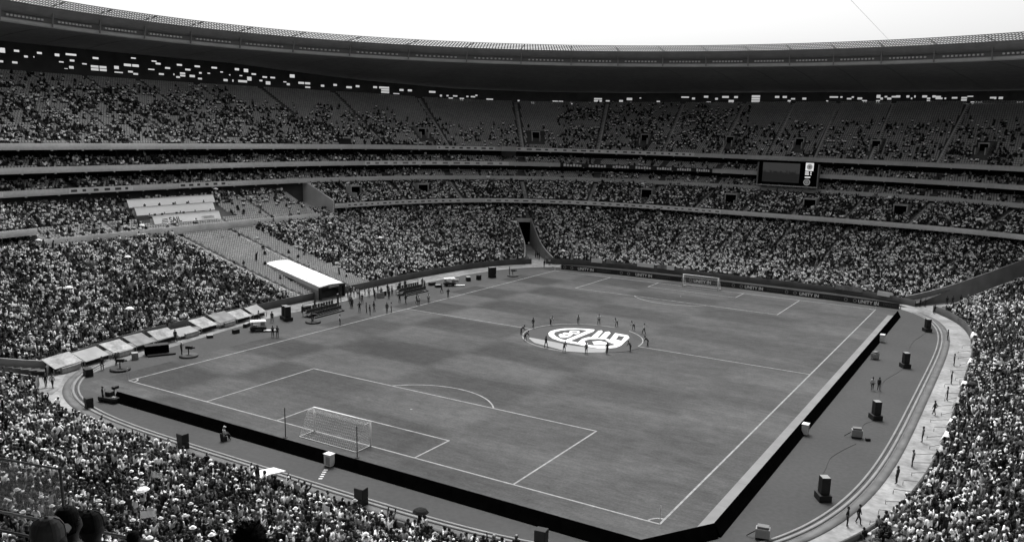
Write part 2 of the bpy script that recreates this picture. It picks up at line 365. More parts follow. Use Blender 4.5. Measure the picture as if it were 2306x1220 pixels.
# corner gangways cut into the lower stand: parallel walls, floor, lintel, covered part
GHW = 1.8
flare = lambda s: 1.5*max(0.0, 1-s/.35)**2
GANG = []
bz = lambda s: .75+9.55*s**1.1
gang_m = mat('gangway_wall_grey', .22, .85, .15, .4)
for c in (170, 70, 310, 410):
    GHW = 3.4 if c in (70, 410) else 1.8
    A, B_ = cF0[c], cLB[c]; dr = (B_-A)/np.linalg.norm(B_-A); tg = np.array([-dr[1], dr[0]]); GANG.append((A, dr, tg, GHW))
    SL = .90 if c in (70, 410) else .70
    C_ = lambda s, o, z: (*(A*(1-s)+B_*s+tg*o), z)
    n = 14
    for sd_ in (-1, 1):
        gw = MB(); o0, o1 = sd_*GHW, sd_*(GHW+.28)
        for q in range(n):
            s0, s1 = SL*q/n-.002, SL*(q+1)/n; t0, t1 = bz(max(s0, 0))+.85, bz(s1)+.85; f0, f1 = sd_*flare(s0), sd_*flare(s1)
            gw.quad(C_(s0, o0+f0, -.1), C_(s1, o0+f1, -.1), C_(s1, o0+f1, t1), C_(s0, o0+f0, t0)); gw.quad(C_(s0, o0+f0, t0), C_(s1, o0+f1, t1), C_(s1, o1+f1, t1), C_(s0, o1+f0, t0)); gw.quad(C_(s0, o1+f0, t0), C_(s1, o1+f1, t1), C_(s1, o1+f1, -.1), C_(s0, o1+f0, -.1))
        ff = sd_*flare(0); gw.quad(C_(0, o0+ff, -.1), C_(0, o0+ff, bz(0)+.85), C_(0, o1+ff, bz(0)+.85), C_(0, o1+ff, -.1)); gw.build('gangway_wall', gang_m, lower)
        lg = MB(); ne_ = 4 if c in (70, 410) else 3; E_ = c-ne_ if np.dot(cF0[c-ne_]-A, tg)*sd_ > 0 else c+ne_
        for q in range(46):
            s0, s1 = q/46, (q+1)/46; z = bz(s0); e0, e1 = cF0[E_]*(1-s0)+cLB[E_]*s0, cF0[E_]*(1-s1)+cLB[E_]*s1
            if np.dot(e0-A, tg)*sd_ < GHW+.3+flare(s0): continue
            f0, f1 = sd_*flare(s0), sd_*flare(s1)
            lg.quad(C_(s0, o1+f0, z), C_(s1, o1+f1, z), (*e1, z), (*e0, z)); lg.quad(C_(s0, o1+f0, z-.3), C_(s0, o1+f0, z), (*e0, z), (*e0, z-.3))
        if lg.v: lg.build('side_ledge', step_c, lower)
    fl = MB(); fl.quad(C_(-.06, -GHW-1.5, .003), C_(-.06, GHW+1.5, .003), C_(SL, GHW+.2, .9), C_(SL, -GHW-.2, .9)); fl.build('gangway_floor', apron_c, lower)
    zt = bz(SL)+.55; li = MB(); li.slab([C_(SL-.01, -GHW-.2, 0)[:2], C_(SL-.01, GHW+.2, 0)[:2], C_(SL+.03, GHW+.2, 0)[:2], C_(SL+.03, -GHW-.2, 0)[:2]], zt-.85, zt); li.build('lintel', concrete, lower)
    te = MB(); te.quad(C_(SL+.08, -GHW, 0), C_(SL+.08, GHW, 0), C_(SL+.08, GHW, zt-.5), C_(SL+.08, -GHW, zt-.5)); te.build('tunnel_shade', drape_shade_m, lower)  # black sheet paints the shade deep in the gangway
    up = MB()
    for q in range(8):
        s0, s1 = SL+.03+(.97-SL)*q/8, SL+.03+(.97-SL)*(q+1)/8; up.quad(C_(s0, -GHW-.3, bz(s0)), C_(s0, GHW+.3, bz(s0)), C_(s1, GHW+.3, bz(s1)), C_(s1, -GHW-.3, bz(s1)))
    up.build('gangway_roof', step_c, lower)

BM = ~PRESS
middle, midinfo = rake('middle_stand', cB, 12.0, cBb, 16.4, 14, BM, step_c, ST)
beam('fascia', cB, 11.35, 12.45, -.25, 0.0, BM, fascia_c, middle)
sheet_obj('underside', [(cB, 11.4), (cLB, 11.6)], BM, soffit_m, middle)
PM = PRESS & (IDX >= 213)
press, pressinfo = rake('press_stand', curve(84.5, 96, 3.4), 9.9, curve(97, 115, 2.8), 14.9, 14, PM, step_c, ST)
sheet_obj('stairwell_floor', [(curve(84.5, 96, 3.4), 9.0), (curve(90, 104, 3.1), 10.4), (curve(97, 115, 2.8), 12.2)], PRESS & (IDX < 213), stair_m, press)
beam('parapet', curve(84.5, 96, 3.4), 9.2, 10.65, -.22, 0.0, PM, concrete, press)
# side walls of the main stand recess
for i, zoff, nm in ((208, 0, 'end_wall'), (269, 0, 'end_wall')):
    wl = MB(); A, B_ = cB[i], cBb[i]; tg = RP[(i+1) % N]-RP[i-1]; tg = tg/np.linalg.norm(tg)*.35*(1 if i == 208 else -1)
    lo = (A[0], A[1], 9.0); hi = (A[0], A[1], 13.2); lo2 = (B_[0], B_[1], 10.0); hi2 = (B_[0], B_[1], 17.4)
    if i == 269: hi = (A[0], A[1], 11.2); hi2 = (B_[0], B_[1], 16.0)
    sh = lambda v: (v[0]+tg[0], v[1]+tg[1], v[2])
    wl.add([lo, lo2, hi2, hi, sh(lo), sh(lo2), sh(hi2), sh(hi)], [(0, 1, 2, 3), (7, 6, 5, 4), (3, 2, 6, 7), (0, 3, 7, 4), (1, 5, 6, 2)])
    wl.build(nm, mat('pale_end_wall', .52, .85, .12, .3), press)
beam('back_wall', curve(97.6, 115.6, 2.8), 9, 17, 0, .2, ALL, wall_m, press)
def deck(name, cf, zf, zceil):
    d, info = rake(name, cf+RN*.05, zf, cf+RN*4.4, zf+1.5, 5, ALL, step_c, ST)
    beam('fascia', cf, zf-.55, zf+.55, -.22, 0.0, ALL, fascia_c, d)
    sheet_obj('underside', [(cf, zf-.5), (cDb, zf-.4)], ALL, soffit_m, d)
    sheet_obj('floor_slab', [(cf+RN*4.39, zf+1.1), (cf+RN*4.39, zf+1.5), (cDb, zf+1.5)], ALL, step_c, d)
    beam('rear_wall', cf+RN*5.6, zf+1.45, zceil, 0, .2, ALL, glass_dark, d)
    return d, info
deckC, infoC = deck('lower_suite_deck', cC, 17.35, 20.8)
deckD, infoD = deck('upper_suite_deck', cD, 21.25, 24.8)
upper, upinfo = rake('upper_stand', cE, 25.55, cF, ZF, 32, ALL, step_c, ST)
beam('fascia', cE, 24.75, 25.9, -.22, 0.0, ALL, fascia_c, upper)
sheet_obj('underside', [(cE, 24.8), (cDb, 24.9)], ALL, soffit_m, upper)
for cv, z, par, msk in ((cB, 11.25, middle, BM), (cC, 16.72, deckC, ALL), (cD, 20.62, deckD, ALL), (cE, 24.66, upper, ALL)):
    bk = MB()
    for i in range(70, 290, 5):
        if msk[i]: bk.box((cv[i, 0]-RN[i, 0]*.1, cv[i, 1]-RN[i, 1]*.1, z), (.3, .3, .22))
    o = bk.build('bracket', steel_l, par); o['kind'] = 'stuff'
# outer wall panels with real openings to the sky
OPEN = [[249.46,250.6,43.2,44.08],[247.05,247.91,43.55,43.97],[245.46,246.23,42.57,42.99],[244.17,244.45,42.68,42.99],[242.87,243.85,43.54,43.97],[249.96,250.72,41.21,41.57],[247.48,248.43,41.2,41.62],[239.19,240.29,43.51,43.95],[235.86,237.94,43.85,44.29],[238.52,239.5,42.17,42.42],[236.22,237.27,42.62,43.0],[237.7,238.55,40.92,41.11],[236.5,237.54,41.1,41.55],[233.8,234.78,42.13,42.39],[231.33,232.36,43.56,43.95],[229.75,232.91,41.09,42.14],[227.28,228.24,41.76,42.43],[226.48,228.27,40.89,41.16],[224.49,225.44,41.2,41.61],[223.58,224.4,40.85,41.18],[223.29,226.12,42.61,43.09],[223.79,224.67,44.49,44.76],[219.85,220.77,44.08,44.43],[218.96,219.88,43.65,44.0],[220.19,221.57,42.22,42.5],[217.38,218.28,42.7,43.12],[218.45,219.36,41.23,41.65],[216.43,216.77,41.27,41.69],[215.52,216.29,40.83,41.19],[215.1,215.99,43.68,44.1],[214.55,215.44,41.2,42.2],[213.6,214.42,42.77,43.2],[212.89,213.76,41.25,41.69],[211.77,212.62,43.72,44.15],[211.55,212.14,40.82,41.25],[211.47,211.9,42.25,42.54],[210.12,210.38,42.29,42.58],[208.68,209.83,43.68,44.2],[207.65,208.11,42.83,43.21],[206.4,206.81,42.34,42.64],[207.06,207.68,40.84,41.29],[206.0,206.35,40.85,41.3],[204.92,205.67,43.76,44.21],[203.49,204.23,43.4,44.23],[204.4,205.09,42.31,42.62],[203.78,205.22,40.79,41.32],[203.0,203.68,41.36,42.28],[202.15,202.88,42.87,43.33],[201.31,201.7,41.33,41.79],[200.58,201.19,42.28,42.67],[199.96,200.67,40.6,41.45],[199.22,199.87,42.36,42.67],[197.5,197.91,41.43,41.82],[197.05,197.36,40.85,41.32],[196.26,196.89,42.82,43.69],[193.92,195.75,41.39,41.87],[193.96,194.61,40.37,40.77],[191.91,192.49,40.88,41.44],[190.16,190.77,41.4,41.89],[188.31,188.87,40.91,41.41],[187.35,187.74,41.36,41.95],[184.94,185.43,41.39,41.89],[184.46,184.76,41.37,41.88],[183.5,184.46,40.05,41.91],[182.33,183.06,39.94,40.28],[181.83,182.29,40.94,41.46],[180.88,181.34,40.92,41.44],[177.93,178.79,40.85,41.28],[177.2,177.44,39.87,40.31],[176.4,176.8,39.9,40.34],[175.99,176.36,39.29,39.64],[175.55,175.92,39.91,40.34],[174.71,175.11,38.81,39.69],[174.36,174.59,39.91,40.34],[173.59,173.89,39.89,40.33],[173.17,173.54,40.37,40.81],[171.57,172.3,39.32,39.76],[168.49,168.73,39.27,39.71],[166.71,167.19,38.74,39.18],[163.41,164.75,39.32,39.76],[162.27,162.74,38.72,39.25],[158.7,159.69,39.86,40.93],[157.72,158.22,39.89,40.42],[155.95,156.46,39.94,40.47],[154.89,155.42,40.52,41.23],[153.45,153.75,41.03,41.38],[150.74,151.32,40.08,40.43],[147.06,147.4,41.51,41.86],[146.16,147.23,41.53,41.96],[145.22,145.62,41.13,41.65],[143.07,143.8,41.61,42.12],[142.44,143.12,40.2,40.54],[141.26,141.64,41.13,41.65],[139.22,140.55,41.68,42.19],[138.31,139.11,40.29,41.06],[137.53,138.28,41.67,42.18],[133.0,134.62,40.42,42.52],[128.89,129.83,41.77,42.27],[127.09,127.92,41.79,42.29],[126.03,126.74,40.52,41.18],[124.99,125.92,41.31,41.81],[122.38,123.34,41.33,41.91],[116.66,117.24,40.61,41.26],[114.45,116.41,41.88,42.36],[113.47,114.07,41.89,42.37],[111.63,112.47,41.46,41.94],[111.02,111.47,41.94,42.34],[109.28,110.14,41.43,41.99],[108.35,109.19,40.69,41.32],[105.83,106.56,41.97,42.76],[105.83,106.56,40.71,41.34],[105.34,105.67,41.5,41.97],[104.63,105.01,42.01,42.48],[103.78,104.47,41.51,41.98],[102.93,103.65,42.02,42.49],[102.22,102.88,42.02,42.64],[100.67,101.35,42.06,42.53],[100.27,100.55,41.64,42.03],[99.65,100.03,42.1,42.57],[98.12,98.76,42.07,42.53],[97.46,98.08,41.0,42.07],[96.7,97.35,42.1,42.56],[96.11,96.7,41.61,42.44],[95.73,95.98,41.65,42.1],[95.15,95.53,41.69,42.06],[93.81,94.41,41.72,42.17],[92.56,93.13,41.16,42.2],[91.74,92.49,42.23,42.45],[90.51,91.89,40.75,41.05],[89.2,89.82,41.7,42.13],[88.98,89.19,41.69,42.13],[88.15,88.65,41.69,42.19],[85.96,86.74,40.73,41.09]]
def facade():
    K = 4; cw = sub(cW, K); n = len(cw); uu = np.arange(n)/K+.5/K
    sel = (uu > 60) & (uu < 300)
    zb = np.interp(uu, IDX, ZF)-.4; zt = np.interp(uu, IDX, ZT)+.9
    dz = .14; rows = 60; V = []; F = []
    zg = 38.4+dz*np.arange(rows+1)
    vid = lambda r, i: r*n+(i % n)
    V = np.concatenate([np.c_[cw, np.full(n, z)] for z in zg])
    for i in range(n):
        if not sel[i]: continue
        op = [(a, b, c, d) for a, b, c, d in OPEN if a-.02 <= uu[i] <= b+.02]
        for r in range(rows):
            zc = zg[r]+dz/2
            if zc < zb[i] or zc > zt[i]: continue
            if any(c <= zc <= d for a, b, c, d in op): continue
            F.append((vid(r, i+1), vid(r, i), vid(r+1, i), vid(r+1, i+1)))
    F = np.array(F); used = np.unique(F); re_ = np.full(len(V), -1); re_[used] = np.arange(len(used))
    o = link('outer_wall', mesh_np('outer_wall', V[used], re_[F], facade_m), ST)
    s = o.modifiers.new('thick', 'SOLIDIFY'); s.thickness = .12
    mu = MB(); cwz = lambda u, z: (np.interp(u, IDX, cW[:, 0]), np.interp(u, IDX, cW[:, 1]), z)
    for a, b, c, d in OPEN:
        L_ = math.dist(cwz(a, 0), cwz(b, 0))
        k = int(round(L_/1.7))
        for t in range(1, k): u = a+(b-a)*t/k; mu.bar(cwz(u, c-.1), cwz(u, d+.1), .16)
        k = int(round((d-c)/.62))
        for t in range(1, k): z = c+(d-c)*t/k; mu.bar(cwz(a-.1, z), cwz(b+.1, z), .14)
    mu.build('mullion', facade_m, o)['kind'] = 'stuff'
    rest = (IDX <= 60) | (IDX >= 299)
    sheet_obj('plain_wall', [(cW, ZF-.4), (cW, ZT+.9)], rest, facade_m, o)
facade()
# roof ring
roof = sheet_obj('roof', [(cG, 47.1), (cG*.72+cRO*.28, 47.0*.72+(ZT+.25)*.28+.55), (cG*.4+cRO*.6, 47.0*.4+(ZT+.25)*.6+.5), (cRO, ZT+.2)], ALL, roof_m, ST, True)
sheet_obj('roof_top', [(cG2, 50.62), (cRO, 50.0), (cRO, ZT+.2)], ALL, roof_top, roof, True)
sheet_obj('lower_lip', [(offs(cG, .3), 47.05), (offs(cG, -.25), 47.05), (offs(cG, -.3), 47.6), (offs(cG, .1), 47.85)], ALL, steel_l, roof, True)
sheet_obj('light_recess', [(offs(cG, .1), 47.85), (offs(cG, .25), 48.9)], ALL, mat('recess_grey', .13, .7, .1, .2), roof, True)
sheet_obj('upper_fascia', [(offs(cG, .25), 48.9), (offs(cG, -.35), 49.0), (offs(cG, -.75), 49.5), (offs(cG2, -.15), 50.25), (cG2, 50.65)], ALL, steel, roof, True)
rib_me = {}
VR = range(72, 282)
for b, i in enumerate(range(72, 282, 9)):
    p, nn = cG[i], RN[i]
    rb = MB(); rb.bar((p[0]-nn[0]*.45, p[1]-nn[1]*.45, 47.2), (p[0]-nn[0]*.95, p[1]-nn[1]*.95, 49.6), .22); rb.bar((p[0]-nn[0]*.95, p[1]-nn[1]*.95, 49.6), (p[0]+nn[0]*.8, p[1]+nn[1]*.8, 51.0), .25)
    q = cL2[i]; rb.bar((p[0]+nn[0]*.8, p[1]+nn[1]*.8, 50.75), (q[0], q[1], 51.6), .14)
    rb.build('rib', steel, roof)
    sm = MB(); r2 = cG*.5+cRO*.5
    zz = 47.0*.5+(ZT[i]+.25)*.5
    pts = [cG[i], cG[i]*.72+cRO[i]*.28, cG[i]*.4+cRO[i]*.6, cRO[i]]; zs = [47.02, 47.0*.72+(ZT[i]+.25)*.28+.47, 47.0*.4+(ZT[i]+.25)*.6+.42, ZT[i]+.12]
    for k in range(3): sm.bar((*pts[k], zs[k]), (*pts[k+1], zs[k+1]), .10, .06)
    sm.build('soffit_joint', steel, roof)
lm = MB(); lm.box((0, 0, 0), (.42, .5, .34)); lamp_me = lm.mesh('floodlight', mat('lamp_front', .52, .25))
for i in range(72, 278, 9):
    for k in range(10):
        u = i+1.6+k*.66; a = int(u); f = u-a; p = offs(cG, .02)[a]*(1-f)+offs(cG, .02)[a+1]*f
        link('floodlight', lamp_me, roof, (p[0], p[1], 48.35), math.atan2(RN[a, 1], RN[a, 0])+math.pi/2)
def lattice():
    K = 2; a, c_ = sub(cG2, K), sub(cL2, K); n = len(a); mb = MB()
    sel = range(140, 560)
    for r, wdt in ((0, .30), (.25, .20), (.5, .20), (.75, .20), (1.0, .36)):
        for i in sel:
            p, q = a[i]*(1-r)+c_[i]*r, a[i+1]*(1-r)+c_[i+1]*r
            z = 50.72+.9*r; mb.bar((p[0], p[1], z), (q[0], q[1], z), wdt, .10)
    for i in sel:
        p = a[i]; q = c_[i+1]; mb.bar((p[0], p[1], 50.74), (q[0], q[1], 51.62), .2, .08)
    mb.build('edge_lattice', steel, roof)['kind'] = 'stuff'
lattice()
# aisles (stairs) and vomitories
AISLE = np.arange(4, N, 11.0)
def stair(cA, zA, cB_, zB, rows, u, power, parent, m, wd=1.1):
    a = int(u) % N; mb = MB(); tg = RP[(a+1) % N]-RP[a-1]; tg = tg/np.linalg.norm(tg)*wd/2
    if np.ndim(zB): zB = zB[a]
    for r in range(rows):
        for h in (0, .5):
            s0, s1 = (r+h)/rows, (r+h+.5)/rows; z = zA+(zB-zA)*(r/rows)**power+.03
            if h: z += (zB-zA)/rows*.5
            p, q = cA[a]*(1-s0)+cB_[a]*s0, cA[a]*(1-s1)+cB_[a]*s1
            mb.quad((*(p-tg), z), (*(p+tg), z), (*(q+tg), z), (*(q-tg), z)); mb.quad((*(p-tg), z-.3), (*(p+tg), z-.3), (*(p+tg), z), (*(p-tg), z))
    return mb.build('stair', m, parent)
for u in AISLE:
    if not (CUT[int(u)] or CUT[int(u)-1]): stair(cF0, .75, cLB, 10.3, 46, u, 1.1, lower, stair_m)
    if 66 < u < 290:
        stair(cE, 25.55, cF, ZF, 32, u, 1.0, upper, stair_m, 1.0)
        if not PRESS[int(u)]: stair(cB, 12.0, cBb, 16.4, 14, u, 1.0, middle, stair_m, 1.0)
        else: stair(curve(84.5, 96, 3.4), 9.9, curve(97, 115, 2.8), 14.9, 14, u, 1.0, press, stair_m, 1.3)
def vomitory(cA, zA, cB_, zB, s, u, parent, wd=2.0, h=1.5, dep=.14):
    a = int(u) % N; tg = RP[(a+1) % N]-RP[a-1]; tg = tg/np.linalg.norm(tg); nn = RN[a]
    if np.ndim(zB): zB = zB[a]
    p = cA[a]*(1-s)+cB_[a]*s; z = zA+(zB-zA)*s
    def box(mb, d0, d1, t0, t1, z0, z1):
        c = [p+nn*d0+tg*t0, p+nn*d1+tg*t0, p+nn*d1+tg*t1, p+nn*d0+tg*t1]
        mb.slab([tuple(x) for x in c], z0, z1)
    mb = MB(); box(mb, 0, 3.2, -wd/2-.2, -wd/2, z-.1, z+h+.15); box(mb, 0, 3.2, wd/2, wd/2+.2, z-.1, z+h+.15); box(mb, -.1, 3.2, -wd/2-.25, wd/2+.25, z+h+.152, z+h+.42)
    for sd_ in (-1, 1): box(mb, -2.2, 0, sd_*(wd/2+.1)-.1, sd_*(wd/2+.1)+.1, z-.9, z+.75)
    o = mb.build('vomitory', concrete, parent)
    dk = MB(); box(dk, .4, 3.0, -wd/2+.01, wd/2-.01, z, z+h+.1); dk.build('opening_shade', drape_shade_m, o)  # solid black block stands in for shade inside the doorway
VOM = []
for u in range(68, 190, 16):
    VOM.append(('u', u+3, .22))
    vomitory(cE, 25.55, cF, ZF, .22, u+3, upper)
for u in (95, 112, 130, 148, 186, 200):
    VOM.append(('m', u, .40)); vomitory(cB, 12.0, cBb, 16.4, .40, u, middle, 2.8, 1.9)
for u in ():
    VOM.append(('p', u, .35)); vomitory(curve(84.5, 96, 3.4), 9.9, curve(97, 115, 2.8), 14.9, .35, u, press, 2.2, 1.2)

# ------------------------------------------------------------------ seats and places
SEATS = []      # x, y, z, angle, size class
PEOPLE = []     # x, y, z, angle, standing chance
_vn = rng.random((80, 60))
def vnoise(x, y):
    xi, yi = int(math.floor(x)), int(math.floor(y)); fx, fy = x-xi, y-yi
    g_ = lambda a, b: _vn[a % 80, b % 60]
    return (g_(xi, yi)*(1-fx)+g_(xi+1, yi)*fx)*(1-fy)+(g_(xi, yi+1)*(1-fx)+g_(xi+1, yi+1)*fx)*fy
def places(info, spacing, keep, level, umin, umax, aisle_w=.55, aisles=True):
    n_rows = len(info)
    for r, (cv, z) in enumerate(info):
        zz = np.broadcast_to(z, (N,))
        i0, i1 = umin, umax
        idx = np.arange(i0, i1+1) % N; P = cv[idx]; d = np.r_[0, np.cumsum(np.linalg.norm(np.diff(P, axis=0), axis=1))]
        t = np.arange(.2, d[-1], spacing); u = i0+np.interp(t, d, np.arange(len(P)))
        x = np.interp(t, d, P[:, 0]); y = np.interp(t, d, P[:, 1])
        for k in range(len(t)):
            a = int(u[k]) % N; uu = u[k] % N
            if aisles and abs((uu-4+5.5) % 11-5.5) < aisle_w:
                if level == 'low' and random.random() < .22: keep(uu, r/n_rows, x[k], y[k], zz[a], RN[a], True)
                continue
            keep(uu, r/n_rows, x[k], y[k], zz[a], RN[a], False)
def ang(nn): return math.atan2(nn[0], -nn[1])      # turn +Y to face the pitch
def in_vom(kind, uu, s):
    for k, u, sv in VOM:
        if k == kind and abs(uu-u) < (1.5 if kind != 'u' else 1.25) and sv-.16 < s < sv+.12: return True
    return False
TUN = (-66.5, -48, -6.6, 1.0)
def keep_low(uu, s, x, y, z, nn, aisle):
    for A_, d_, t_, g_ in GANG:
        v0, v1 = x-A_[0], y-A_[1]
        if abs(v0*t_[0]+v1*t_[1]) < g_+.55+flare(s) and v0*d_[0]+v1*d_[1] > -1 and s < (.93 if A_[0] > 0 else .73): return
    if -66.2 < x < -48:
        k_ = (x+50.3)/-16.7
        if -4.3+2.8*k_ < y < 2.3+2.6*k_: return
    near = 330 < uu < 430
    if near and y > -63.6: return
    if -8.6 < y < 11.2 and x < 0:
        if not aisle: SEATS.append((x, y, z, ang(nn), 0)); 
        if random.random() < .012: PEOPLE.append((x, y, z, ang(nn), .2))
        return
    if 296 < uu < 310 and s < .03: return
    if random.random() < ((.97 if vnoise(uu*.7+50, s*14+3) > .24 else .72) if not aisle else .8): PEOPLE.append((x, y, z, ang(nn), .45 if aisle else .16))
    elif not aisle: SEATS.append((x, y, z, ang(nn), 0))
places(lowinfo, .56, keep_low, 'low', 300-480, 300)
def keep_mid(uu, s, x, y, z, nn, aisle):
    if PRESS[int(uu)] or in_vom('m', uu, s): return
    if random.random() < .93: PEOPLE.append((x, y, z, ang(nn), .12))
    else: SEATS.append((x, y, z, ang(nn), 0))
places(midinfo, .56, keep_mid, 'mid', 72, 290)
DESK = []
def keep_press(uu, s, x, y, z, nn, aisle):
    if not PM[int(uu)] or in_vom('p', uu, s): return
    if -12 < y < 9.3 and .2 < s < .86: return
    if y >= 9.3: d = .75 if s > .8 else (.35 if s > .55 else .06)
    elif y < -12: d = .88 if s > .3 else .3
    else: d = .04 if s < .5 else .5
    if vnoise(uu*.8, s*9) < .15: d *= .4
    if random.random() < d: PEOPLE.append((x, y, z, ang(nn), .12))
    else: SEATS.append((x, y, z, ang(nn), 0))
places(pressinfo, .56, keep_press, 'press', 208, 268)
def keep_deck(uu, s, x, y, z, nn, aisle):
    d = .42*(.3+1.4*vnoise(uu*.35, 3+z)) if uu > 185 else .30*(.2+1.6*vnoise(uu*.3, 9+z))
    if 136 < uu < 186: d *= .8
    if random.random() < d: PEOPLE.append((x, y, z, ang(nn), .15))
    elif s < .9: SEATS.append((x, y, z, ang(nn), 1))
places(infoC, .6, keep_deck, 'deck', 72, 290); places(infoD, .6, keep_deck, 'deck', 72, 290)
def keep_up(uu, s, x, y, z, nn, aisle):
    if in_vom('u', uu, s): return
    if uu >= 209: sm, d = .84, .70-.42*s
    elif uu >= 185: sm, d = .60, .56-.3*s
    elif uu >= 164: sm, d = .42, .34-.3*s
    elif uu >= 133: sm, d = .86, .60-.30*s
    elif uu >= 106: sm, d = .56, .40-.3*s
    else: sm, d = .58, .44-.3*s
    e = min(max((sm+.12-s)/.22, 0), 1)
    c = vnoise(uu*.55, s*16)*.6+vnoise(uu*1.7+31, s*32+7)*.4
    d = d*e*min(max((c-.28)*4.2, 0.04), 1.55)
    if random.random() < d: PEOPLE.append((x, y, z, ang(nn), .06))
    elif True: SEATS.append((x, y, z, ang(nn), 1))
places(upinfo, .56, keep_up, 'up', 66, 290, aisle_w=.44)

# seats: one plain shell for the far ones, single seats where they show largest
def seat_verts():
    b = []; f = []
    def bx(x0, x1, y0, y1, z0, z1, skip):
        k = len(b); b.extend([(x0, y0, z0), (x1, y0, z0), (x1, y1, z0), (x0, y1, z0), (x0, y0, z1), (x1, y0, z1), (x1, y1, z1), (x0, y1, z1)])
        q = {'b': (0, 3, 2, 1), 't': (4, 5, 6, 7), 's': (0, 1, 5, 4), 'e': (1, 2, 6, 5), 'n': (2, 3, 7, 6), 'w': (3, 0, 4, 7)}
        f.extend([tuple(k+i for i in v) for n_, v in q.items() if n_ not in skip])
    bx(-.22, .22, -.20, -.13, .40, .82, 'b')        # back
    bx(-.22, .22, -.13, .20, .40, .45, 'bs')        # pan
    return np.array(b), np.array(f)
SV, SF = seat_verts()
SEATS = np.array(SEATS)
dist = np.linalg.norm(SEATS[:, :3]-CAM, axis=1)
blk = (SEATS[:, 0] < -50) & (SEATS[:, 1] > -8.7) & (SEATS[:, 1] < 11.3) & (SEATS[:, 2] < 10)
key = np.where(blk, dist, 1e6); near_ids = np.argsort(key)[:300]
msk = np.ones(len(SEATS), bool); msk[near_ids] = False
def seats_mesh(S):
    c, s = np.cos(S[:, 3]), np.sin(S[:, 3])
    X = SV[None, :, 0]*c[:, None]-SV[None, :, 1]*s[:, None]+S[:, 0:1]; Y = SV[None, :, 0]*s[:, None]+SV[None, :, 1]*c[:, None]+S[:, 1:2]; Z = SV[None, :, 2]+S[:, 2:3]
    V = np.stack([X, Y, Z], 2).reshape(-1, 3); F = (SF[None]+(np.arange(len(S))*len(SV))[:, None, None]).reshape(-1, 4)
    return V, F
V, F = seats_mesh(SEATS[msk]); o = link('seat_rows', mesh_np('seat_rows', V, F, seat_m), ST); o['kind'] = 'stuff'
seat_me = mesh_np('seat', SV, SF, seat_m)
for i in near_ids:
    s = SEATS[i]; link('seat', seat_me, lower, (s[0], s[1], s[2]), s[3])
print('seats', len(SEATS), 'people', len(PEOPLE))

# ------------------------------------------------------------------ people
shirt_r = ramp_mat('crowd_shirt', [(0, .008), (.24, .022), (.37, .07), (.44, .18), (.51, .40), (.59, .70), (.68, .95)], 'random', 1.0)
_t = shirt_r.node_tree; _at = _t.nodes.new('ShaderNodeAttribute'); _at.attribute_type = 'INSTANCER'; _at.attribute_name = 'tone'
_t.links.new(_at.outputs['Fac'], [n_ for n_ in _t.nodes if n_.type == 'VALTORGB'][0].inputs[0])
pants_r = ramp_mat('crowd_trousers', [(0, .01), (.45, .03), (.7, .09), (.88, .35)], 'random', 7.31)
skin_r = ramp_mat('crowd_skin', [(0, .04), (.4, .075), (.75, .14), (.92, .34)], 'random', 13.7)
hat_r = ramp_mat('crowd_hat', [(0, .01), (.34, .03), (.48, .35), (.62, .88)], 'random', 23.9)
shirt_o = ramp_mat('shirt', None, 'object', 1)
pants_m = mat('dark_trousers', .025, .85, .2, 3); pants_l = mat('pale_trousers', .30, .85, .2, 3)
skin_m = mat('brown_skin', .10, .6, .15, 6, spec=.35); hair_m = mat('black_hair', .010, .75, .3, 20); shoe_m = mat('dark_shoe', .02, .5)
vest_m = mat('pale_bib', .55, .7, .1, 3)

